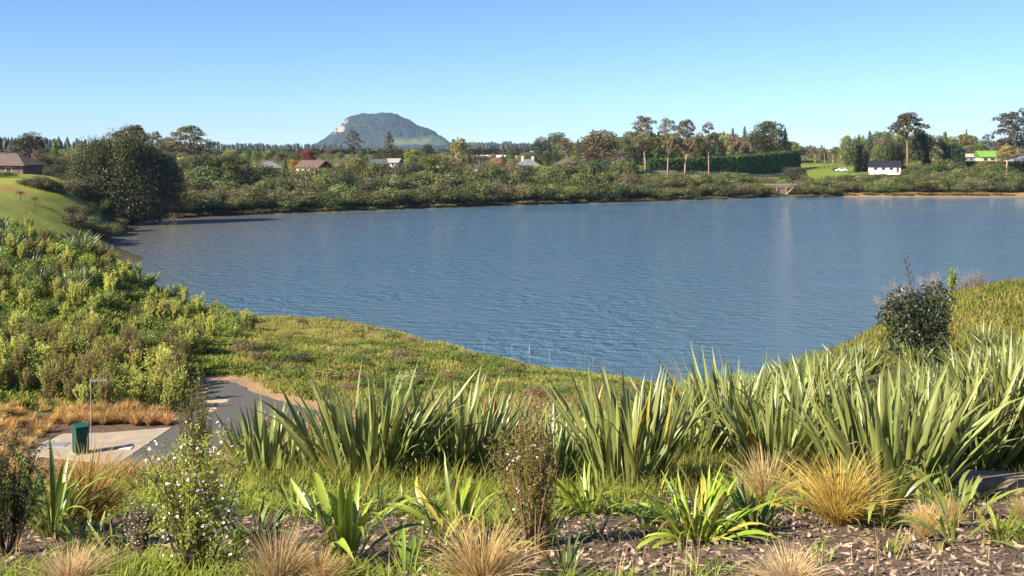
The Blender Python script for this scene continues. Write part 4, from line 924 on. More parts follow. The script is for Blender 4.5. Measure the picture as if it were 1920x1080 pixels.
ST = [leaf_mesh('leaf', b_, .075, 7, tb, .25, tw) for b_, tb, tw in ((.5, .3, .3), (.9, .5, -.3), (1.3, .5, .3), (1.7, .3, 0), (.25, .2, .2))]
def leaf_set(rng, n, rad, spread, h, upright=1.0):
    out = []
    for q in range(n):
        a = rng.random() * 2 * math.pi; lean = spread * (rng.random() ** upright)
        az_ = a + rng.normal() * .25; r = rad * math.sqrt(rng.random()) 
        L = h * rng.uniform(.62, 1.08) / max(.72, math.cos(lean * .8))
        out.append((np.array([math.cos(a) * r, math.sin(a) * r, -.03]), az_, lean, rng.normal() * .6, L, rng))
    return out
def leaf_matrix(p, az_, lean, roll, L, wsc):
    return Matrix.Translation(Vector(p)) @ Matrix.Rotation(az_, 4, 'Z') @ Matrix.Rotation(lean, 4, 'Y') @ Matrix.Rotation(roll, 4, 'Z') @ Matrix.Diagonal((L * .9, L * wsc, L, 1))
FLAXC = (0.20, 0.235, 0.07); YEL = (0.33, 0.26, 0.05)
def flax(label, p, h, n, group, name='flax_clump', color=FLAXC, rad=.28, spread=.75, lib=FL, split=True, cat='flax', dead=.025, wsc=1.0):
    e = empty(name, p, R.random() * 6.28); tag(e, label, cat, group)
    if split:
        for (b0, az_, lean, roll, L, _) in leaf_set(R, n, rad, spread, h, .85):
            k = min(len(lib) - 1, int(abs(R.normal()) * 1.5 + lean * 2.2)) if lib is FL else R.integers(len(lib))
            o = bpy.data.objects.new('leaf', lib[k])
            c = jit(color, .3) if R.random() > dead else jit(YEL, .3)
            o.color = (*c, 1); o.matrix_local = leaf_matrix(b0, az_, lean, roll, L, wsc * (R.uniform(.85, 1.1) / L if lib is FL else 1)); link(o, e)
    return e
def flax_mesh(seed, n, rad, spread, lib=FL):
    """a whole clump as one foliage mesh, for clumps whose leaves are too small to pick apart"""
    rng = np.random.default_rng(seed); mb = MB()
    base = []
    for me in lib:
        v = np.empty(len(me.vertices) * 3); me.vertices.foreach_get('co', v); f = np.array([list(p.vertices) for p in me.polygons]); base.append((v.reshape(-1, 3), f))
    for (b0, az_, lean, roll, L, _) in leaf_set(rng, n, rad, spread, 1.0, .85):
        k = min(len(lib) - 1, int(abs(rng.normal()) * 1.5 + lean * 2)); v, f = base[k]
        M = np.array(leaf_matrix(b0, az_, lean, roll, L, 1.0)); mb.add(v @ M[:3, :3].T + M[:3, 3], f, np.clip(.2 + .6 * rng.random(), 0, 1))
    return mb.mesh('foliage', FLAXM, True)
FLX = [flax_mesh(90 + q, 80, .24, .7) for q in range(4)]

# front flax row (photo column, base row, height px, leaves)
row1 = [(500, 908, 155, 40, 'grey green flax fanning over the dry grass beside the track'), (590, 905, 140, 30, 'small flax filling in beside the biggest front flax'), (690, 915, 235, 80, 'biggest flax clump in the front row with arching left leaves'), (850, 912, 205, 66, 'full flax clump right of the biggest one'), (905, 895, 165, 40, 'mid sized flax left of the brown green manuka'), (1095, 890, 160, 40, 'mid sized flax right of the brown green manuka'), (945, 885, 150, 40, 'upright flax behind the brown green manuka'), (1040, 860, 110, 28, 'small pale flax behind the brown green manuka'),
        (1180, 912, 215, 70, 'wide flax clump with dark heart left of the tall spiky flax'), (1290, 890, 180, 50, 'flax filling between wide clump and tall spiky flax'), (1370, 880, 225, 56, 'tall spiky flax reaching above the water edge'), (1455, 905, 205, 52, 'flax behind the pair of golden tussocks'), (1560, 905, 240, 56, 'tall pale flax behind the large golden tussock'), (1665, 935, 262, 70, 'tallest flax in front of the dark round bush'), (1745, 915, 235, 52, 'flax right of the tallest one'), (1815, 905, 250, 56, 'broad flax near the timber sleeper'), (1885, 895, 270, 60, 'flax with long leaves behind the timber sleeper'), (1940, 900, 260, 40, 'flax clump past the timber sleeper')]
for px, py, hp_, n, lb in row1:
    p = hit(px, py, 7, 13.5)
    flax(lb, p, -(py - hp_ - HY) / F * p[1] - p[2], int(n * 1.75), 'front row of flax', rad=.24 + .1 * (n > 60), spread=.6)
# rows behind, leaves too small to pick apart
seen = 0
for q in range(95):
    if q < 62: px = R.uniform(1230, 1990); D = R.uniform(15, 31)
    else: px = R.uniform(430, 1250); D = R.uniform(13, 17.5)
    if px > 1620 and D > 25: continue
    g = on(px, D); h = R.uniform(1.0, 1.6) if px > 1230 else R.uniform(.75, 1.05)
    top = HY - (g[2] + h) / D * F
    lim = np.interp(px, [430, 1250, 1330, 1440, 1540, 1640, 1700, 1800, 1990], [735, 722, 700, 695, 655, 630, 690, 655, 630])
    if top < lim: h = max(.6, h - (lim - top) / F * D)
    e = empty('flax_clump', g, R.random() * 6.28, (h * 1.15, h * 1.15, h)); tag(e, 'flax in the massed planting ' + ('behind the biggest front flax' if px < 780 else 'behind the brown green manuka' if px < 1100 else 'behind the wide flax clump' if px < 1290 else 'behind the tall spiky flax' if px < 1430 else 'behind the large golden tussock' if px < 1620 else 'around the dark round bush' if px < 1790 else 'behind the timber sleeper') + (' near the bank crest' if D > 23 else ''), 'flax', 'massed flax on the slope')
    inst(FLX[q % 4], 'foliage', parent=e, color=jit(FLAXC, .25)); seen += 1

# tussocks
def tuss_mesh(seed, n=240, spread=.6, w=.006, lean0=.02):
    rng = np.random.default_rng(seed); mb = MB(); sg = 5; s = np.linspace(0, 1, sg + 1)
    for q in range(n):
        a = rng.random() * 6.283; ln = lean0 + spread * rng.random() ** 1.3; L = rng.uniform(.55, 1.1); bd = ln + s ** 1.5 * rng.uniform(.2, 1.2) * spread
        r0 = .07 * math.sqrt(rng.random()); rr_ = r0 + np.concatenate([[0], np.cumsum(np.sin(bd[1:]) / sg * L)]); z = np.concatenate([[0], np.cumsum(np.cos(bd[1:]) / sg * L)])
        a2 = a + rng.normal() * .12 * s; P = np.stack([np.cos(a2) * rr_, np.sin(a2) * rr_, z], 1); sd_ = np.array([-math.sin(a), math.cos(a), 0]) * w
        sd_ = unit(sd_ + rng.normal(size=3) * w * .6) * w; wd = np.array([1, 1, .9, .75, .5, .12])[:, None]
        v = np.stack([P - sd_ * wd, P + sd_ * wd], 1).reshape(-1, 3); i = np.arange(sg)[:, None] * 2
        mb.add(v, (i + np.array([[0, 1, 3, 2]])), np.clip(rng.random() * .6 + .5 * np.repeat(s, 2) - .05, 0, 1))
    return mb.mesh('blades', GRASSM)
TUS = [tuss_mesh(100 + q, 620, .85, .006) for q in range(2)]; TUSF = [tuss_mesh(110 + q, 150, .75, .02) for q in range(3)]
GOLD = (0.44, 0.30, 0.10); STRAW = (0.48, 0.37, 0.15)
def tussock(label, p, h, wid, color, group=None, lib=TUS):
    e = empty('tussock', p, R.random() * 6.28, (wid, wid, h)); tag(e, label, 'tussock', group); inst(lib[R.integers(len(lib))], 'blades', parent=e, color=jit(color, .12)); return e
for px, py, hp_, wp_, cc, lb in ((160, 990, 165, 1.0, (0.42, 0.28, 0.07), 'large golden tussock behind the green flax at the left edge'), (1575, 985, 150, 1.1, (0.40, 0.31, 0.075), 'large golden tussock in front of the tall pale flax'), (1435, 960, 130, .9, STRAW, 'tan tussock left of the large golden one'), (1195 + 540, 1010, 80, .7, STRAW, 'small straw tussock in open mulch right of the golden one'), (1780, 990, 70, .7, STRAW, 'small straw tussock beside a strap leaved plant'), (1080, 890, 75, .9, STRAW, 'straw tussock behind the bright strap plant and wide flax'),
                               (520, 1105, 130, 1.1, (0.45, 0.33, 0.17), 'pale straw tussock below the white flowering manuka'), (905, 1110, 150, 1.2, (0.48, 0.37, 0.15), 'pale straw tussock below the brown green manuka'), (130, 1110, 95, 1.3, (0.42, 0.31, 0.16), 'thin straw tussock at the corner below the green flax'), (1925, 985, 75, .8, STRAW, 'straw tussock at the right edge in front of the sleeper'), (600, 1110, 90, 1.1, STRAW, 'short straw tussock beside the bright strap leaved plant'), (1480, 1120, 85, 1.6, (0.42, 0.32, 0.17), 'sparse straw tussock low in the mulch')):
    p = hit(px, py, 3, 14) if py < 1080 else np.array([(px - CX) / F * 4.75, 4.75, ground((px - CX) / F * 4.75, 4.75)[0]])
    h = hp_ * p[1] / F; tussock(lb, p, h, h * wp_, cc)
# dry grass on the left slope and round the pad
n_ = 0
for q in range(500):
    if n_ > 120: break
    px, py = R.uniform(-10, 420), R.uniform(745, 990)
    if 95 < px < 330 and 797 < py < 880 and q % 1 == 0:
        continue
    if px > 330 and py < 850 or (205 < px < 450 and 720 < py < 905): continue
    if px > 120 and 765 > py: continue
    p = hit(px, py, 12, 56, False)
    if p is None or p[1] < 13: continue
    if inpoly(np.array([p[0]]), np.array([p[1]]), FLATP)[0]: continue
    h = R.uniform(.3, .6); tussock('dry straw tussock scattered over the left slope below the hill', p, h, h * R.uniform(.8, 1.2), STRAW if q % 3 else GOLD, 'dry tussocks on the left slope', TUSF); n_ += 1
for q in range(26):
    px = 130 + (q % 13) * 15 + R.uniform(-5, 5); py = 780 + 16 * (q // 13) + R.uniform(-3, 3); p = hit(px, py, 40, 62)
    h = R.uniform(.6, .85); tussock('golden tussock in the bed behind the concrete pad', p, h, h, (0.42, 0.29, 0.12), 'tussock bed behind the pad', TUSF)
for q in range(22):
    px = 440 + q * 27 + R.uniform(-8, 8); py = 800 + R.uniform(-30, 15); D = R.uniform(43, 50); g = on(px, D); h = R.uniform(.6, .9)
    tussock('dry tan tussock between the flax row and the point', g, h, h * 1.1, (0.38, 0.27, 0.12), 'tan tussocks below the flax', TUSF)

# strap leaved young plants in the mulch
for px, py, hp_, n, sp, cc, lb in ((1305, 1012, 105, 70, 1.0, (0.17, 0.24, 0.025), 'wide bright green strap leaved clump in the open mulch'), (1105, 965, 85, 26, .9, (0.17, 0.22, 0.025), 'yellow green strap plant in front of the wide flax'), (650, 1055, 150, 20, .65, (0.19, 0.25, 0.03), 'bright yellow green strap plant with broad upright leaves'), (860, 1010, 110, 30, .9, (0.17, 0.22, 0.028), 'arching strap plant left of the brown green manuka'), (470, 1030, 95, 24, .7, (0.10, 0.15, 0.03), 'dark strap plant right of the white flowering manuka'), (690, 965, 60, 26, .9, (0.10, 0.13, 0.03), 'small dark strap tuft in the grass under the biggest flax'),
                                 (100, 1010, 135, 30, .6, (0.13, 0.18, 0.035), 'green strap flax in front of the large golden tussock'), (170, 1035, 75, 16, .7, (0.15, 0.2, 0.035), 'small strap plant beside the green strap flax'), (1655, 985, 120, 16, .55, (0.17, 0.21, 0.05), 'forked young flax right of the large golden tussock'), (1640, 990, 55, 18, 1.0, (0.10, 0.16, 0.03), 'low green leafy plant beside the golden tussock'), (1790, 975, 95, 22, .8, (0.15, 0.19, 0.045), 'strap plant beside the small straw tussocks'), (1875, 1012, 60, 18, 1.0, (0.15, 0.18, 0.03), 'low wiry strap plant in front of the sleeper'), (1420, 1000, 90, 22, .8, (0.13, 0.19, 0.028), 'green strap plant left of the tan tussock'),
                                 (1535, 1062, 55, 12, .45, (0.15, 0.21, 0.03), 'tiny upright green seedling in open mulch'), (1330, 1085, 45, 16, .8, (0.12, 0.19, 0.03), 'tiny green tuft low in the mulch'), (1120, 1010, 40, 14, 1.0, (0.13, 0.19, 0.03), 'tiny weed tuft right of the brown green manuka'), (215, 1040, 50, 14, .9, (0.16, 0.2, 0.04), 'pale seedling tuft left of the white flowering manuka'), (270, 930, 60, 20, .9, (0.13, 0.17, 0.03), 'green tuft behind the white flowering manuka'), (760, 1075, 75, 18, .9, (0.14, 0.21, 0.03), 'low strap tuft at the foot of the bright yellow green plant'), (560, 965, 60, 18, .9, (0.15, 0.2, 0.03), 'small strap tuft at the foot of the grey green flax'), (1060, 1075, 70, 14, .5, (0.10, 0.15, 0.03), 'small dark sprout right of the brown green manuka'), (940, 1030, 70, 16, .9, (0.17, 0.21, 0.03), 'yellowing strap tuft at the foot of the brown green manuka'), (1515, 965, 70, 16, .9, (0.14, 0.19, 0.03), 'leafy strap tuft between the two golden tussocks'), (1730, 945, 80, 18, .8, (0.13, 0.17, 0.04), 'strap tuft under the flax right of the tallest one')):
    p = hit(px, min(py, 1079), 3, 14); h = hp_ * p[1] / F * 1.45
    flax(lb, p, h, int(n * 1.25), None, 'strap_plant', tuple(np.array(cc) * 1.25), .05 + .05 * (n > 40), sp, ST, True, 'plant', .08, .75 + .25 * (n < 25))

for q in range(46):
    px = R.uniform(20, 1910); py = R.uniform(925, 1040) if q % 3 else R.uniform(925, 965); p = hit(px, py, 3, 13); h = R.uniform(.10, .26)
    wh = 'left of the flowering manuka' if px < 330 else 'below the biggest front flax' if px < 780 else 'around the brown green manuka' if px < 1120 else 'around the wide bright strap clump' if px < 1480 else 'around the large golden tussock' if px < 1700 else 'near the timber sleeper'
    flax('small yellow green strap seedling ' + wh, p, h * 1.4, 12, 'strap seedlings in the mulch', 'strap_seedling', jit((0.22, 0.265, 0.04), .2), .03, .95, ST, True, 'plant', .06, 1.0)
# ------------------------------------------------------------------ woody near shrubs
LEAFN = foliage_mat('shrub_leaf', trans=.48, lo=.95, hi=2.4)
def fine_shrub(seed, stems, n, leaf, wid, upward=.9, flowers=0, tipbare=.0, leafasp=.35):
    """unit-height wiry shrub: ascending stems with small leaves along the upper parts, optional flowers"""
    rng = np.random.default_rng(seed); Tm = MB(); Lf = MB(); Fl = MB(); segs = []
    for q in range(stems):
        a = rng.random() * 6.283; ln = abs(rng.normal()) * .32; d = unit(np.array([math.cos(a) * ln, math.sin(a) * ln, 1]))
        p0 = np.array([math.cos(a), math.sin(a), 0]) * .04; L = rng.uniform(.6, 1.0); e_ = p0 + d * L * [wid * 2, wid * 2, 1]
        limb(Tm, p0 - [0, 0, .03], e_, .009, .002, rng, .06, 4); segs.append((p0 + (e_ - p0) * .25, e_))
        for k in range(7):
            u = rng.uniform(.2, .9); b0 = p0 + (e_ - p0) * u; d2 = unit(d * upward + rng.normal(size=3) * .55); e2 = b0 + d2 * rng.uniform(.12, .32) * [wid * 2, wid * 2, 1]
            limb(Tm, b0, e2, .004, .001, rng, .05, 3, 3); segs.append((b0, e2))
    A = np.array([s[0] for s in segs]); B = np.array([s[1] for s in segs]); i = rng.integers(0, len(segs), n); f = rng.random(n)[:, None] ** .7
    P = A[i] + (B[i] - A[i]) * f + rng.normal(size=(n, 3)) * .014; ax = unit(B[i] - A[i]) + rng.normal(size=(n, 3)) * .5
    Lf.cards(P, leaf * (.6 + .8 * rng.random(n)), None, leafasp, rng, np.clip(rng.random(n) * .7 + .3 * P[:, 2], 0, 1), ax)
    if flowers:
        k = rng.integers(0, len(segs), max(8, flowers // 7)); cl = A[k] + (B[k] - A[k]) * rng.uniform(.5, 1, len(k))[:, None]
        for c in cl:
            if c[2] < .18: continue
            for _ in range(7):
                q0 = c + rng.normal(size=3) * [.035, .035, .045]; nn = unit(rng.normal(size=3) + [0, -.5, .7]); u = unit(np.cross(nn, rng.normal(size=3))); v_ = np.cross(nn, u); r = rng.uniform(.006, .0095)
                ang = np.arange(5) * 2 * math.pi / 5; pts = [q0]
                for t_ in ang: pts += [q0 + r * (math.cos(t_ - .5) * u + math.sin(t_ - .5) * v_) + nn * r * .2, q0 + r * 1.15 * (math.cos(t_) * u + math.sin(t_) * v_) + nn * r * .25, q0 + r * (math.cos(t_ + .5) * u + math.sin(t_ + .5) * v_) + nn * r * .2]
                Fl.add(pts, np.array([[0, 1 + 3 * z, 2 + 3 * z, 3 + 3 * z] for z in range(5)]))
    return Tm.mesh('stem', BARK), Lf.mesh('foliage', LEAFN), Fl.mesh('flower', PETAL) if flowers else None
def near_shrub(ar, name, label, p, h, wid, color, bark=(.16, .10, .07), group=None, cat='shrub'):
    e = empty(name, p, R.random() * 6.28, (wid, wid, h)); tag(e, label, cat, group)
    inst(ar[0], 'stem', parent=e, color=bark); inst(ar[1], 'foliage', parent=e, color=color)
    if ar[2]: tag(inst(ar[2], 'flower', parent=e), kind='stuff')
    return e
def near(px, D): return on(px, D)
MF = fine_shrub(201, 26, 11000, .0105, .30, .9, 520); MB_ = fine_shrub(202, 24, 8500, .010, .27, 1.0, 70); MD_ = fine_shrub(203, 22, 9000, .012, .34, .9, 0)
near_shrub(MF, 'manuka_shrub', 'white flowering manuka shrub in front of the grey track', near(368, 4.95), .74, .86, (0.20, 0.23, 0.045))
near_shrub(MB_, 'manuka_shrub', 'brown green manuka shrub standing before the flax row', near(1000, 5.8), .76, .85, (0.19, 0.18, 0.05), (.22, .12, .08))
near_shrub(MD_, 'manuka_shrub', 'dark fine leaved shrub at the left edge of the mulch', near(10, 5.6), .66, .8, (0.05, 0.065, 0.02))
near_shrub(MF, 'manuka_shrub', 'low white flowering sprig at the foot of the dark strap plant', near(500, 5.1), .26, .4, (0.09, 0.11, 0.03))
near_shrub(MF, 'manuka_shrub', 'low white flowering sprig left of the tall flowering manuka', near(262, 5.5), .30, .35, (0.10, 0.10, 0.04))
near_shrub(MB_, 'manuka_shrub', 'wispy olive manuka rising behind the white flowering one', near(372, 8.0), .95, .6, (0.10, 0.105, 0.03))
# dark round bush on the spur, bright shrub, bare twigs, seed stalk
def leafy(seed, n, leaf, nb=12):
    rng = np.random.default_rng(seed); Cn = MB(); Tm = MB(); Tm.tube([(0, 0, -.05), (.01, 0, .5)], [.02, .012], 6)
    for q in range(nb):
        a = q * 2.4; h = .15 + .68 * (q + .5) / nb; rad = .30 * math.sqrt(max(.1, 1 - ((h - .45) / .55) ** 2)) * rng.uniform(.6, 1.1); c = np.array([math.cos(a) * rad, math.sin(a) * rad, h]); limb(Tm, (0, 0, h * .5), c, .01, .003, rng)
        p, d = shell(rng, n // nb, c, (.2, .2, .17), -.9, .6); Cn.cards(p, leaf * (.6 + .8 * rng.random(len(p))), d * .5 + [0, 0, .3], .5, rng, np.where(rng.random(len(p)) < .05, 1.0, .45 * rng.random(len(p))))
    return Tm.mesh('stem', BARK), Cn.mesh('foliage', foliage_mat('glossy_leaf', .1, .42, .4, .5, 2.6, .1)), None
LB = leafy(210, 9000, .019)
p = hit(1722, 690, 18, 34); near_shrub(LB, 'round_bush', 'dark glossy round bush rising from the flax on the right spur', p, 165 * p[1] / F, 112 * p[1] / F * 1.3, (0.028, 0.04, 0.018))
p = on(1786, 33.5); near_shrub(fine_shrub(212, 8, 900, .03, .3, 1.0, 0, 0, .6), 'young_shrub', 'bright yellow green young shrub on the crest of the right bank', p, .9, .75, (0.18, 0.24, 0.02))
TW = fine_shrub(213, 26, 260, .008, .5, .8)
for px, D, h, wd in ((1665, 33.5, 1.0, 1.6), (1700, 34, 1.2, 1.5), (1745, 34, 1.1, 1.5), (1840, 35, .8, 1.3), (1815, 35, .75, 1.2)):
    near_shrub(TW, 'dry_twig_shrub', 'bare purplish twiggy shrub on the crest behind the dark round bush', on(px, D), h, wd, (0.22, 0.18, 0.15), (.24, .19, .16), 'bare twig shrubs on the crest')
p = on(1712, 27); e = empty('flax_seed_stalk', p); tag(e, 'dark flax seed stalk rising above the round bush', 'stalk')
mb = MB(); mb.tube([(0, 0, 0), (-.02, 0, 1.3), (-.16, 0, 2.05), (-.24, 0, 2.2)], [.014, .012, .008, .004], 5); mb.obj('stem', BARK, e, (.07, .035, .03))
for q in range(8):
    mb = MB(); z = 1.5 + q * .09; x = -.02 - (z - 1.3) ** 1.5 * .22; mb.tube([(x, 0, z), (x + (.05 if q % 2 else -.05), .01, z + .05), (x + (.07 if q % 2 else -.07), .01, z + .12)], [.006, .014, .004], 5); mb.obj('seed_pod', BARK, e, (.05, .03, .028))
p = hit(1925, 860, 8, 20); flax('cabbage tree tuft with many narrow radiating leaves past the sleeper', p + [0.1, 0.6, .35], 1.1, 110, None, 'cabbage_tuft', (0.13, 0.15, 0.035), .06, 1.5, FL, True, 'plant', .1, .45)
# timber sleeper
p = hit(1880, 938, 7, 16); e = empty('timber_sleeper', p + [0.05, .2, .03], -.12); tag(e, 'grey weathered timber sleeper lying in the grass', 'sleeper')
mb = MB(); mb.box((0, 0, .06), (.72, .22, .13)); mb.obj('beam', WOOD, e)
for s in (-1, 1): mb = MB(); mb.box((s * .37, 0, .06), (.02, .21, .12)); mb.obj('end_grain', WOOD, e)
# magpie on the point
p = hit(841, 703, 50, 80); e = empty('magpie', p, 2.6); tag(e, 'black and white bird standing on the grassy point', 'bird')
mb = MB(); mb.tube([(-.20, 0, .13), (-.10, 0, .15), (0, 0, .17), (.08, 0, .2), (.12, 0, .24), (.155, 0, .262), (.19, 0, .262), (.215, 0, .255), (.25, 0, .248)], [.012, .035, .06, .058, .042, .036, .03, .012, .003], 10); mb.obj('body', PAINT, e, (.012, .012, .014), True)
mb = MB(); mb.tube([(-.05, 0, .205), (.0, 0, .222), (.05, 0, .235)], [.03, .05, .03], 8); mb.obj('back_feathers', PAINT, e, (.8, .8, .78), True)
mb = MB(); mb.tube([(.10, 0, .262), (.125, 0, .285), (.14, 0, .29)], [.02, .026, .012], 8); mb.obj('nape', PAINT, e, (.8, .8, .78), True)
for s in (-1, 1): mb = MB(); mb.tube([(0, s * .025, .13), (.01, s * .028, .06), (0, s * .028, 0), (.03, s * .03, -.005)], .006, 5); mb.obj('leg', PAINT, e, (.02, .02, .02))

# ------------------------------------------------------------------ hillside planting on the left
HS = [arch_bush(301, 1500, .030, 10, 2, .5, 1.3), arch_bush(302, 1300, .032, 9, 2, .55, 1.35)]
WS = [fine_shrub(311, 22, 2200, .026, .32, 1.1), fine_shrub(312, 26, 2200, .024, .28, 1.2)]
UPR = [fine_shrub(321, 18, 2700, .026, .28, 1.05, 0, 0, .5), fine_shrub(322, 22, 2900, .024, .25, 1.1, 0, 0, .5), fine_shrub(323, 14, 2300, .027, .33, 1.0, 0, 0, .5)]
POLYH = [(-20, 415), (60, 420), (180, 462), (260, 510), (330, 560), (420, 600), (480, 612), (470, 640), (390, 660), (345, 690), (335, 775), (230, 778), (110, 765), (-20, 735)]
pts = []; tries = 0
while len(pts) < 285 and tries < 6000:
    tries += 1
    px, py = R.uniform(-20, 485), R.uniform(412, 778)
    if not inpoly(np.array([px]), np.array([py]), POLYH)[0]: continue
    mid = 540 < py < 660 and px < 300 + (py - 540) * .3
    if mid and R.random() < .8: continue
    if py > 600 and px > 345 and R.random() < .75: continue
    p = hit(px, py, 48, 130, False)
    if p is None: continue
    if any((p[0] - o_[0]) ** 2 + (p[1] - o_[1]) ** 2 < (.75 if py < 520 else .62) for o_ in pts): continue
    pts.append((p[0], p[1], p[2], px, py))
for q, (x, y, z, px, py) in enumerate(pts):
    k = R.random(); P_ = np.array([x, y, z - .05])
    low = py > 650; hz_ = 'along its crest' if y > 84 else 'above the tussock bed' if low and px > 110 else 'above the dry grass' if low else 'over the water' if px > 300 else 'in its open middle'
    if py < 560 and k < .30:
        h = R.uniform(1.0, 1.5); e = empty('hill_flax', P_, R.random() * 6, (h * 1.3, h * 1.3, h)); tag(e, 'grey green flax among the shrubs on the left hillside', 'flax', 'flax on the left hillside'); inst(FLX[q % 4], 'foliage', parent=e, color=jit((0.17, 0.205, 0.08), .2))
    elif k < (.66 if not low else .46):
        h = R.uniform(.9, 2.1) * (1.15 if low else 1); near_shrub(UPR[q % 3], 'hill_shrub', 'pale yellow green upright shrub on the left hillside ' + hz_, P_, h, h * R.uniform(.8, 1.1), jit((0.28, 0.30, 0.075), .25), group='pale shrubs on the left hillside')
    elif k < (.88 if not low else .68):
        h = R.uniform(1.0, 1.7); e = bush(HS[q % 2], 'hill_bush', 'mid green leafy bush on the left hillside ' + hz_, P_, h * 1.1, h, jit((0.15, 0.20, 0.04), .25), 'green bushes on the left hillside')
    else:
        h = R.uniform(1.2, 1.9) * (1.3 if low else 1); near_shrub(WS[q % 2], 'hill_manuka', 'brownish feathery manuka on the left hillside ' + hz_, P_, h, h * R.uniform(.65, .9), jit((0.18, 0.165, 0.055), .2), group='feathery manuka on the left hillside')
# bushes on the point
for px, py, hp_, wp_, cc, lb in ((765, 725, 36, 52, (0.19, 0.21, 0.07), 'pale leafed rounded bush on the slope of the point'), (412, 612, 40, 40, (0.17, 0.20, 0.05), 'pale bush at the end of the hillside planting'), (448, 600, 26, 50, (0.18, 0.21, 0.06), 'low pale bush above the water at the hillside end'), (800, 738, 24, 30, (0.14, 0.16, 0.05), 'small pale bush right of the rounded one on the point'), (690, 690, 20, 30, (0.09, 0.08, 0.035), 'small brown bush on the point slope'), (1055, 660, 14, 16, (0.08, 0.08, 0.035), 'small dark bush on the edge of the point'), (915, 662, 15, 18, (0.07, 0.075, 0.03), 'dark shoreline bush midway along the point'), (945, 672, 15, 18, (0.07, 0.07, 0.03), 'dark shoreline bush toward the end of the point'), (970, 690, 14, 22, (0.24, 0.16, 0.09), 'dry tan shoreline bush near the tip of the point'), (1005, 694, 12, 20, (0.26, 0.18, 0.11), 'dry straw shoreline bush at the tip of the point'), (565, 607, 10, 26, (0.08, 0.07, 0.04), 'low brown bush on the point by the water'), (630, 604, 14, 40, (0.12, 0.15, 0.03), 'green tuft on the highest edge of the point'), (560, 680, 22, 60, (0.05, 0.06, 0.02), 'dark low scrub hanging over the eroded bank'), (490, 662, 22, 60, (0.04, 0.05, 0.02), 'dark scrub on the eroded bank above the track'), (400, 668, 24, 44, (0.06, 0.07, 0.025), 'dark scrub at the foot of the hillside')):
    p = hit(px, py, 45, 110)
    if p is None: continue
    bush(HS[int(px) % 2], 'point_bush', lb, p - [0, 0, .05], wp_ * p[1] / F, hp_ * p[1] / F, cc)

for q in range(90):
    px = R.uniform(440, 1270); py = R.uniform(np.interp(px, [440, 600, 760, 960, 1270], [612, 612, 635, 690, 735]), 752); p = hit(px, py, 48, 105, False)
    if p is None or p[2] < WZ + .7 or polydist(p[:1], p[1:2], FLATP)[0] < 1 or inpoly(p[:1], p[1:2], FLATP)[0]: continue
    k = R.random(); h = R.uniform(.25, .75)
    bush(HS[q % 2], 'weed_clump', ('leafy green' if k < .5 else 'dry brown' if k < .75 else 'pale green') + ' weed clump on the grassy point ' + ('above the track' if px < 650 else 'around the rounded pale bush' if px < 880 else 'toward its tip'), p - [0, 0, .04], h * R.uniform(1.2, 2.6), h, jit((0.10, 0.15, 0.03) if k < .5 else (0.15, 0.105, 0.06) if k < .75 else (0.19, 0.2, 0.06), .25), 'weed clumps on the point', 'weed')
# ------------------------------------------------------------------ grass and weeds (uncountable)
def tufts(name, label, px0, px1, d0, d1, n, hmin, hmax, w, cols, cond=None, blades=4, mat_=GRASSM, lean=.5):
    rng = np.random.default_rng(n); th = rng.uniform(math.atan((px0 - CX) / F), math.atan((px1 - CX) / F), n); D = np.exp(rng.uniform(math.log(d0), math.log(d1), n)); x = np.tan(th) * D; z = ground(x, D)
    k = z > WZ + .25
    px_, py_ = proj(x, D, z)
    nz = fbm(x / 2.0 + 40, D / 2.0, 3)
    if cond is not None: k &= cond(px_, py_, x, D, nz, rng)
    k &= ~((D > 38) & (D < 64) & (inpoly(x, D, FLATP) | (polydist(x, D, FLATP) < .35)))
    x, D, z, nz = x[k], D[k], z[k], nz[k]; n = len(x)
    P = np.repeat(np.stack([x, D, z], 1), blades, 0); m_ = len(P); P[:, :2] += rng.normal(size=(m_, 2)) * w * 3
    a = rng.random(m_) * 6.283; H = rng.uniform(hmin, hmax, m_) * (0.6 + .8 * np.repeat(nz, blades)); ln = rng.normal(size=m_) * lean * .5
    up = np.stack([np.cos(a) * ln, np.sin(a) * ln, np.ones(m_)], 1); sd_ = np.stack([-np.sin(a), np.cos(a), np.zeros(m_)], 1) * w
    mid_ = P + up * H[:, None] * .6; tip_ = P + up * H[:, None] + np.stack([np.cos(a), np.sin(a), np.zeros(m_)], 1) * (H * ln * .6)[:, None]
    v = np.stack([P - sd_ - [0, 0, .01], P + sd_ - [0, 0, .01], mid_ + sd_ * .7, mid_ - sd_ * .7, tip_], 1).reshape(-1, 3)
    mb = MB(); q = np.arange(m_) * 5; mb.add(v, [np.stack([q, q + 1, q + 2, q + 3], 1), np.stack([q + 3, q + 2, q + 4], 1)], np.clip(np.repeat(rng.random(m_) * .5 + .6 * np.repeat(nz, blades) - .05, 5), 0, 1))
    o = mb.obj(name, mat_, None, cols); tag(o, label, None, kind='stuff'); return o
tufts('grass', 'yellow green grass covering the point above the water', 425, 1330, 50, 100, 36000, .10, .30, .032, (0.25, 0.24, 0.065), lambda px, py, x, D, nz, r: (nz > .36) & (px > 425))
tufts('grass', 'rank green weeds on the slope of the point', 425, 1330, 50, 78, 15000, .10, .32, .07, (0.125, 0.165, 0.03), lambda px, py, x, D, nz, r: nz < .52, 5, GRASSM, 1.6)
tufts('grass', 'green weeds under the hillside shrubs', -30, 430, 52, 95, 20000, .10, .4, .06, (0.18, 0.22, 0.04), None, 4, GRASSM, 1.4)
tufts('grass', 'mixed green and tan turf on the right bank', 1380, 1990, 24, 44, 17000, .06, .2, .02, (0.19, 0.20, 0.045), lambda px, py, x, D, nz, r: r.random(len(px)) < np.where(nz > .5, .35, 1), 4, GRASSM, 1.2)
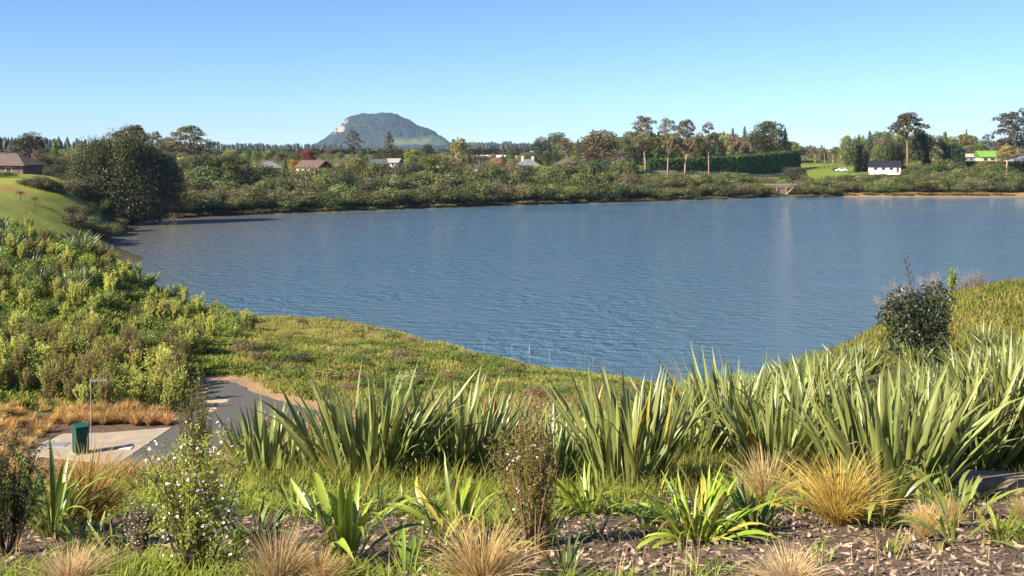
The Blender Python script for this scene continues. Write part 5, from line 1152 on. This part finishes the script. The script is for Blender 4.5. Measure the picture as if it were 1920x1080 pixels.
tufts('dry_grass', 'tan dry patches of grass on the right bank', 1380, 1990, 25, 44, 3500, .05, .16, .02, (0.30, 0.225, 0.10), lambda px, py, x, D, nz, r: nz > .56, 4, GRASSM, 1.2)
tufts('grass', 'lush green grass at the feet of the flax row', 380, 1990, 8.3, 15, 15000, .05, .26, .004, (0.19, 0.20, 0.04), lambda px, py, x, D, nz, r: r.random(len(px)) < np.clip((D - 8.0) / 2.2, .1, 1) * np.clip((nz - .38) * 6, .06, 1), 4, GRASSM, .9)
tufts('grass', 'sparse green weeds in the mulch', -40, 1990, 4.6, 9.5, 14000, .03, .11, .006, (0.17, 0.21, 0.035), lambda px, py, x, D, nz, r: nz > .49, 5, GRASSM, 1.8)
tufts('dry_grass', 'dry straw grass on the left slope', -60, 470, 12, 51, 26000, .10, .32, .010, (0.36, 0.25, 0.11), lambda px, py, x, D, nz, r: nz > .40, 4, GRASSM, 1.0)
tufts('dry_grass', 'tan grass between flax and the point', 440, 1330, 38, 53, 9000, .2, .55, .02, (0.30, 0.22, 0.10), None, 4, GRASSM, .9)
tufts('dry_grass', 'thin dry stalks standing in the mulch', -40, 1990, 4.6, 8, 200, .08, .24, .002, (0.45, 0.33, 0.16), None, 3, GRASSM, .8)

# bark mulch: the biggest chips as pieces, the rest as one mass
def chip_mesh(seed):
    rng = np.random.default_rng(seed); mb = MB(); a = np.sort(rng.random(6)) * 6.283
    top = np.stack([np.cos(a) * (.5 + .15 * rng.random(6)), np.sin(a) * (.18 + .08 * rng.random(6)), .05 + .04 * rng.random(6)], 1); bot = top * [1, 1, 0] - [0, 0, .04]
    mb.add(np.vstack([top, bot]), [np.arange(6)[None], np.arange(11, 5, -1)[None], np.array([[q, q + 6, (q + 1) % 6 + 6, (q + 1) % 6] for q in range(6)])]); return mb.mesh('bark_chip', CHIP)
CH = [chip_mesh(400 + q) for q in range(5)]
for q in range(280):
    px = R.uniform(-20, 1940); py = R.uniform(985, 1085); D = 5.0 * (0.3975 / ((py - HY) / F)) ** 1.9; D = min(max(D, 4.8), 8); g = on(px, D)
    o = bpy.data.objects.new('bark_chip', CH[q % 5]); o.location = g + [0, 0, .004]; o.rotation_euler = (R.normal() * .2, R.normal() * .2, R.random() * 6.28); s = R.uniform(.035, .10); o.scale = (s, s, s)
    o.color = (*jit((0.33, 0.27, 0.21) if R.random() < .45 else (0.12, 0.085, 0.065), .35), 1); link(o, GROUND)
rng = np.random.default_rng(77); n = 16000; D = np.exp(rng.uniform(math.log(4.4), math.log(9.2), n)); x = rng.uniform(-.52, .52, n) * D; z = ground(x, D)
mb = MB(); mb.cards(np.stack([x, D, z + .006 + .006 * rng.random(n)], 1), .012 + .028 * rng.random(n) ** 2, np.tile([0, 0, 1.6], (n, 1)), .35, rng, rng.random(n) ** 1.8)
MUL = foliage_mat('mulch_chip', 0, .9, .1, .35, 2.6, 0)
o = mb.obj('mulch', MUL, None, (0.21, 0.155, 0.11)); tag(o, 'fine bark mulch littering the foreground', kind='stuff')

# ------------------------------------------------------------------ thin air between here and the mountain
HZ = bpy.data.meshes.new('haze'); x0, x1, y0, y1, z0, z1 = -9000, 9000, -400, 9500, -21, 260
HZ.from_pydata([(x, y, z) for z in (z0, z1) for x, y in ((x0, y0), (x1, y0), (x1, y1), (x0, y1))], [], [(0, 3, 2, 1), (4, 5, 6, 7), (0, 1, 5, 4), (1, 2, 6, 5), (2, 3, 7, 6), (3, 0, 4, 7)])
hm = bpy.data.materials.new('haze'); hm.use_nodes = True; ht_ = hm.node_tree; ht_.nodes.remove(ht_.nodes['Principled BSDF'])
pv = ht_.nodes.new('ShaderNodeVolumePrincipled'); pv.inputs['Color'].default_value = (0.42, 0.64, 1.0, 1); pv.inputs['Density'].default_value = 0.00005; pv.inputs['Anisotropy'].default_value = 0.0
ht_.links.new(pv.outputs[0], ht_.nodes['Material Output'].inputs['Volume']); HZ.materials.append(hm)
o = link(bpy.data.objects.new('haze', HZ)); tag(o, 'thin blue haze over the plain', kind='stuff')
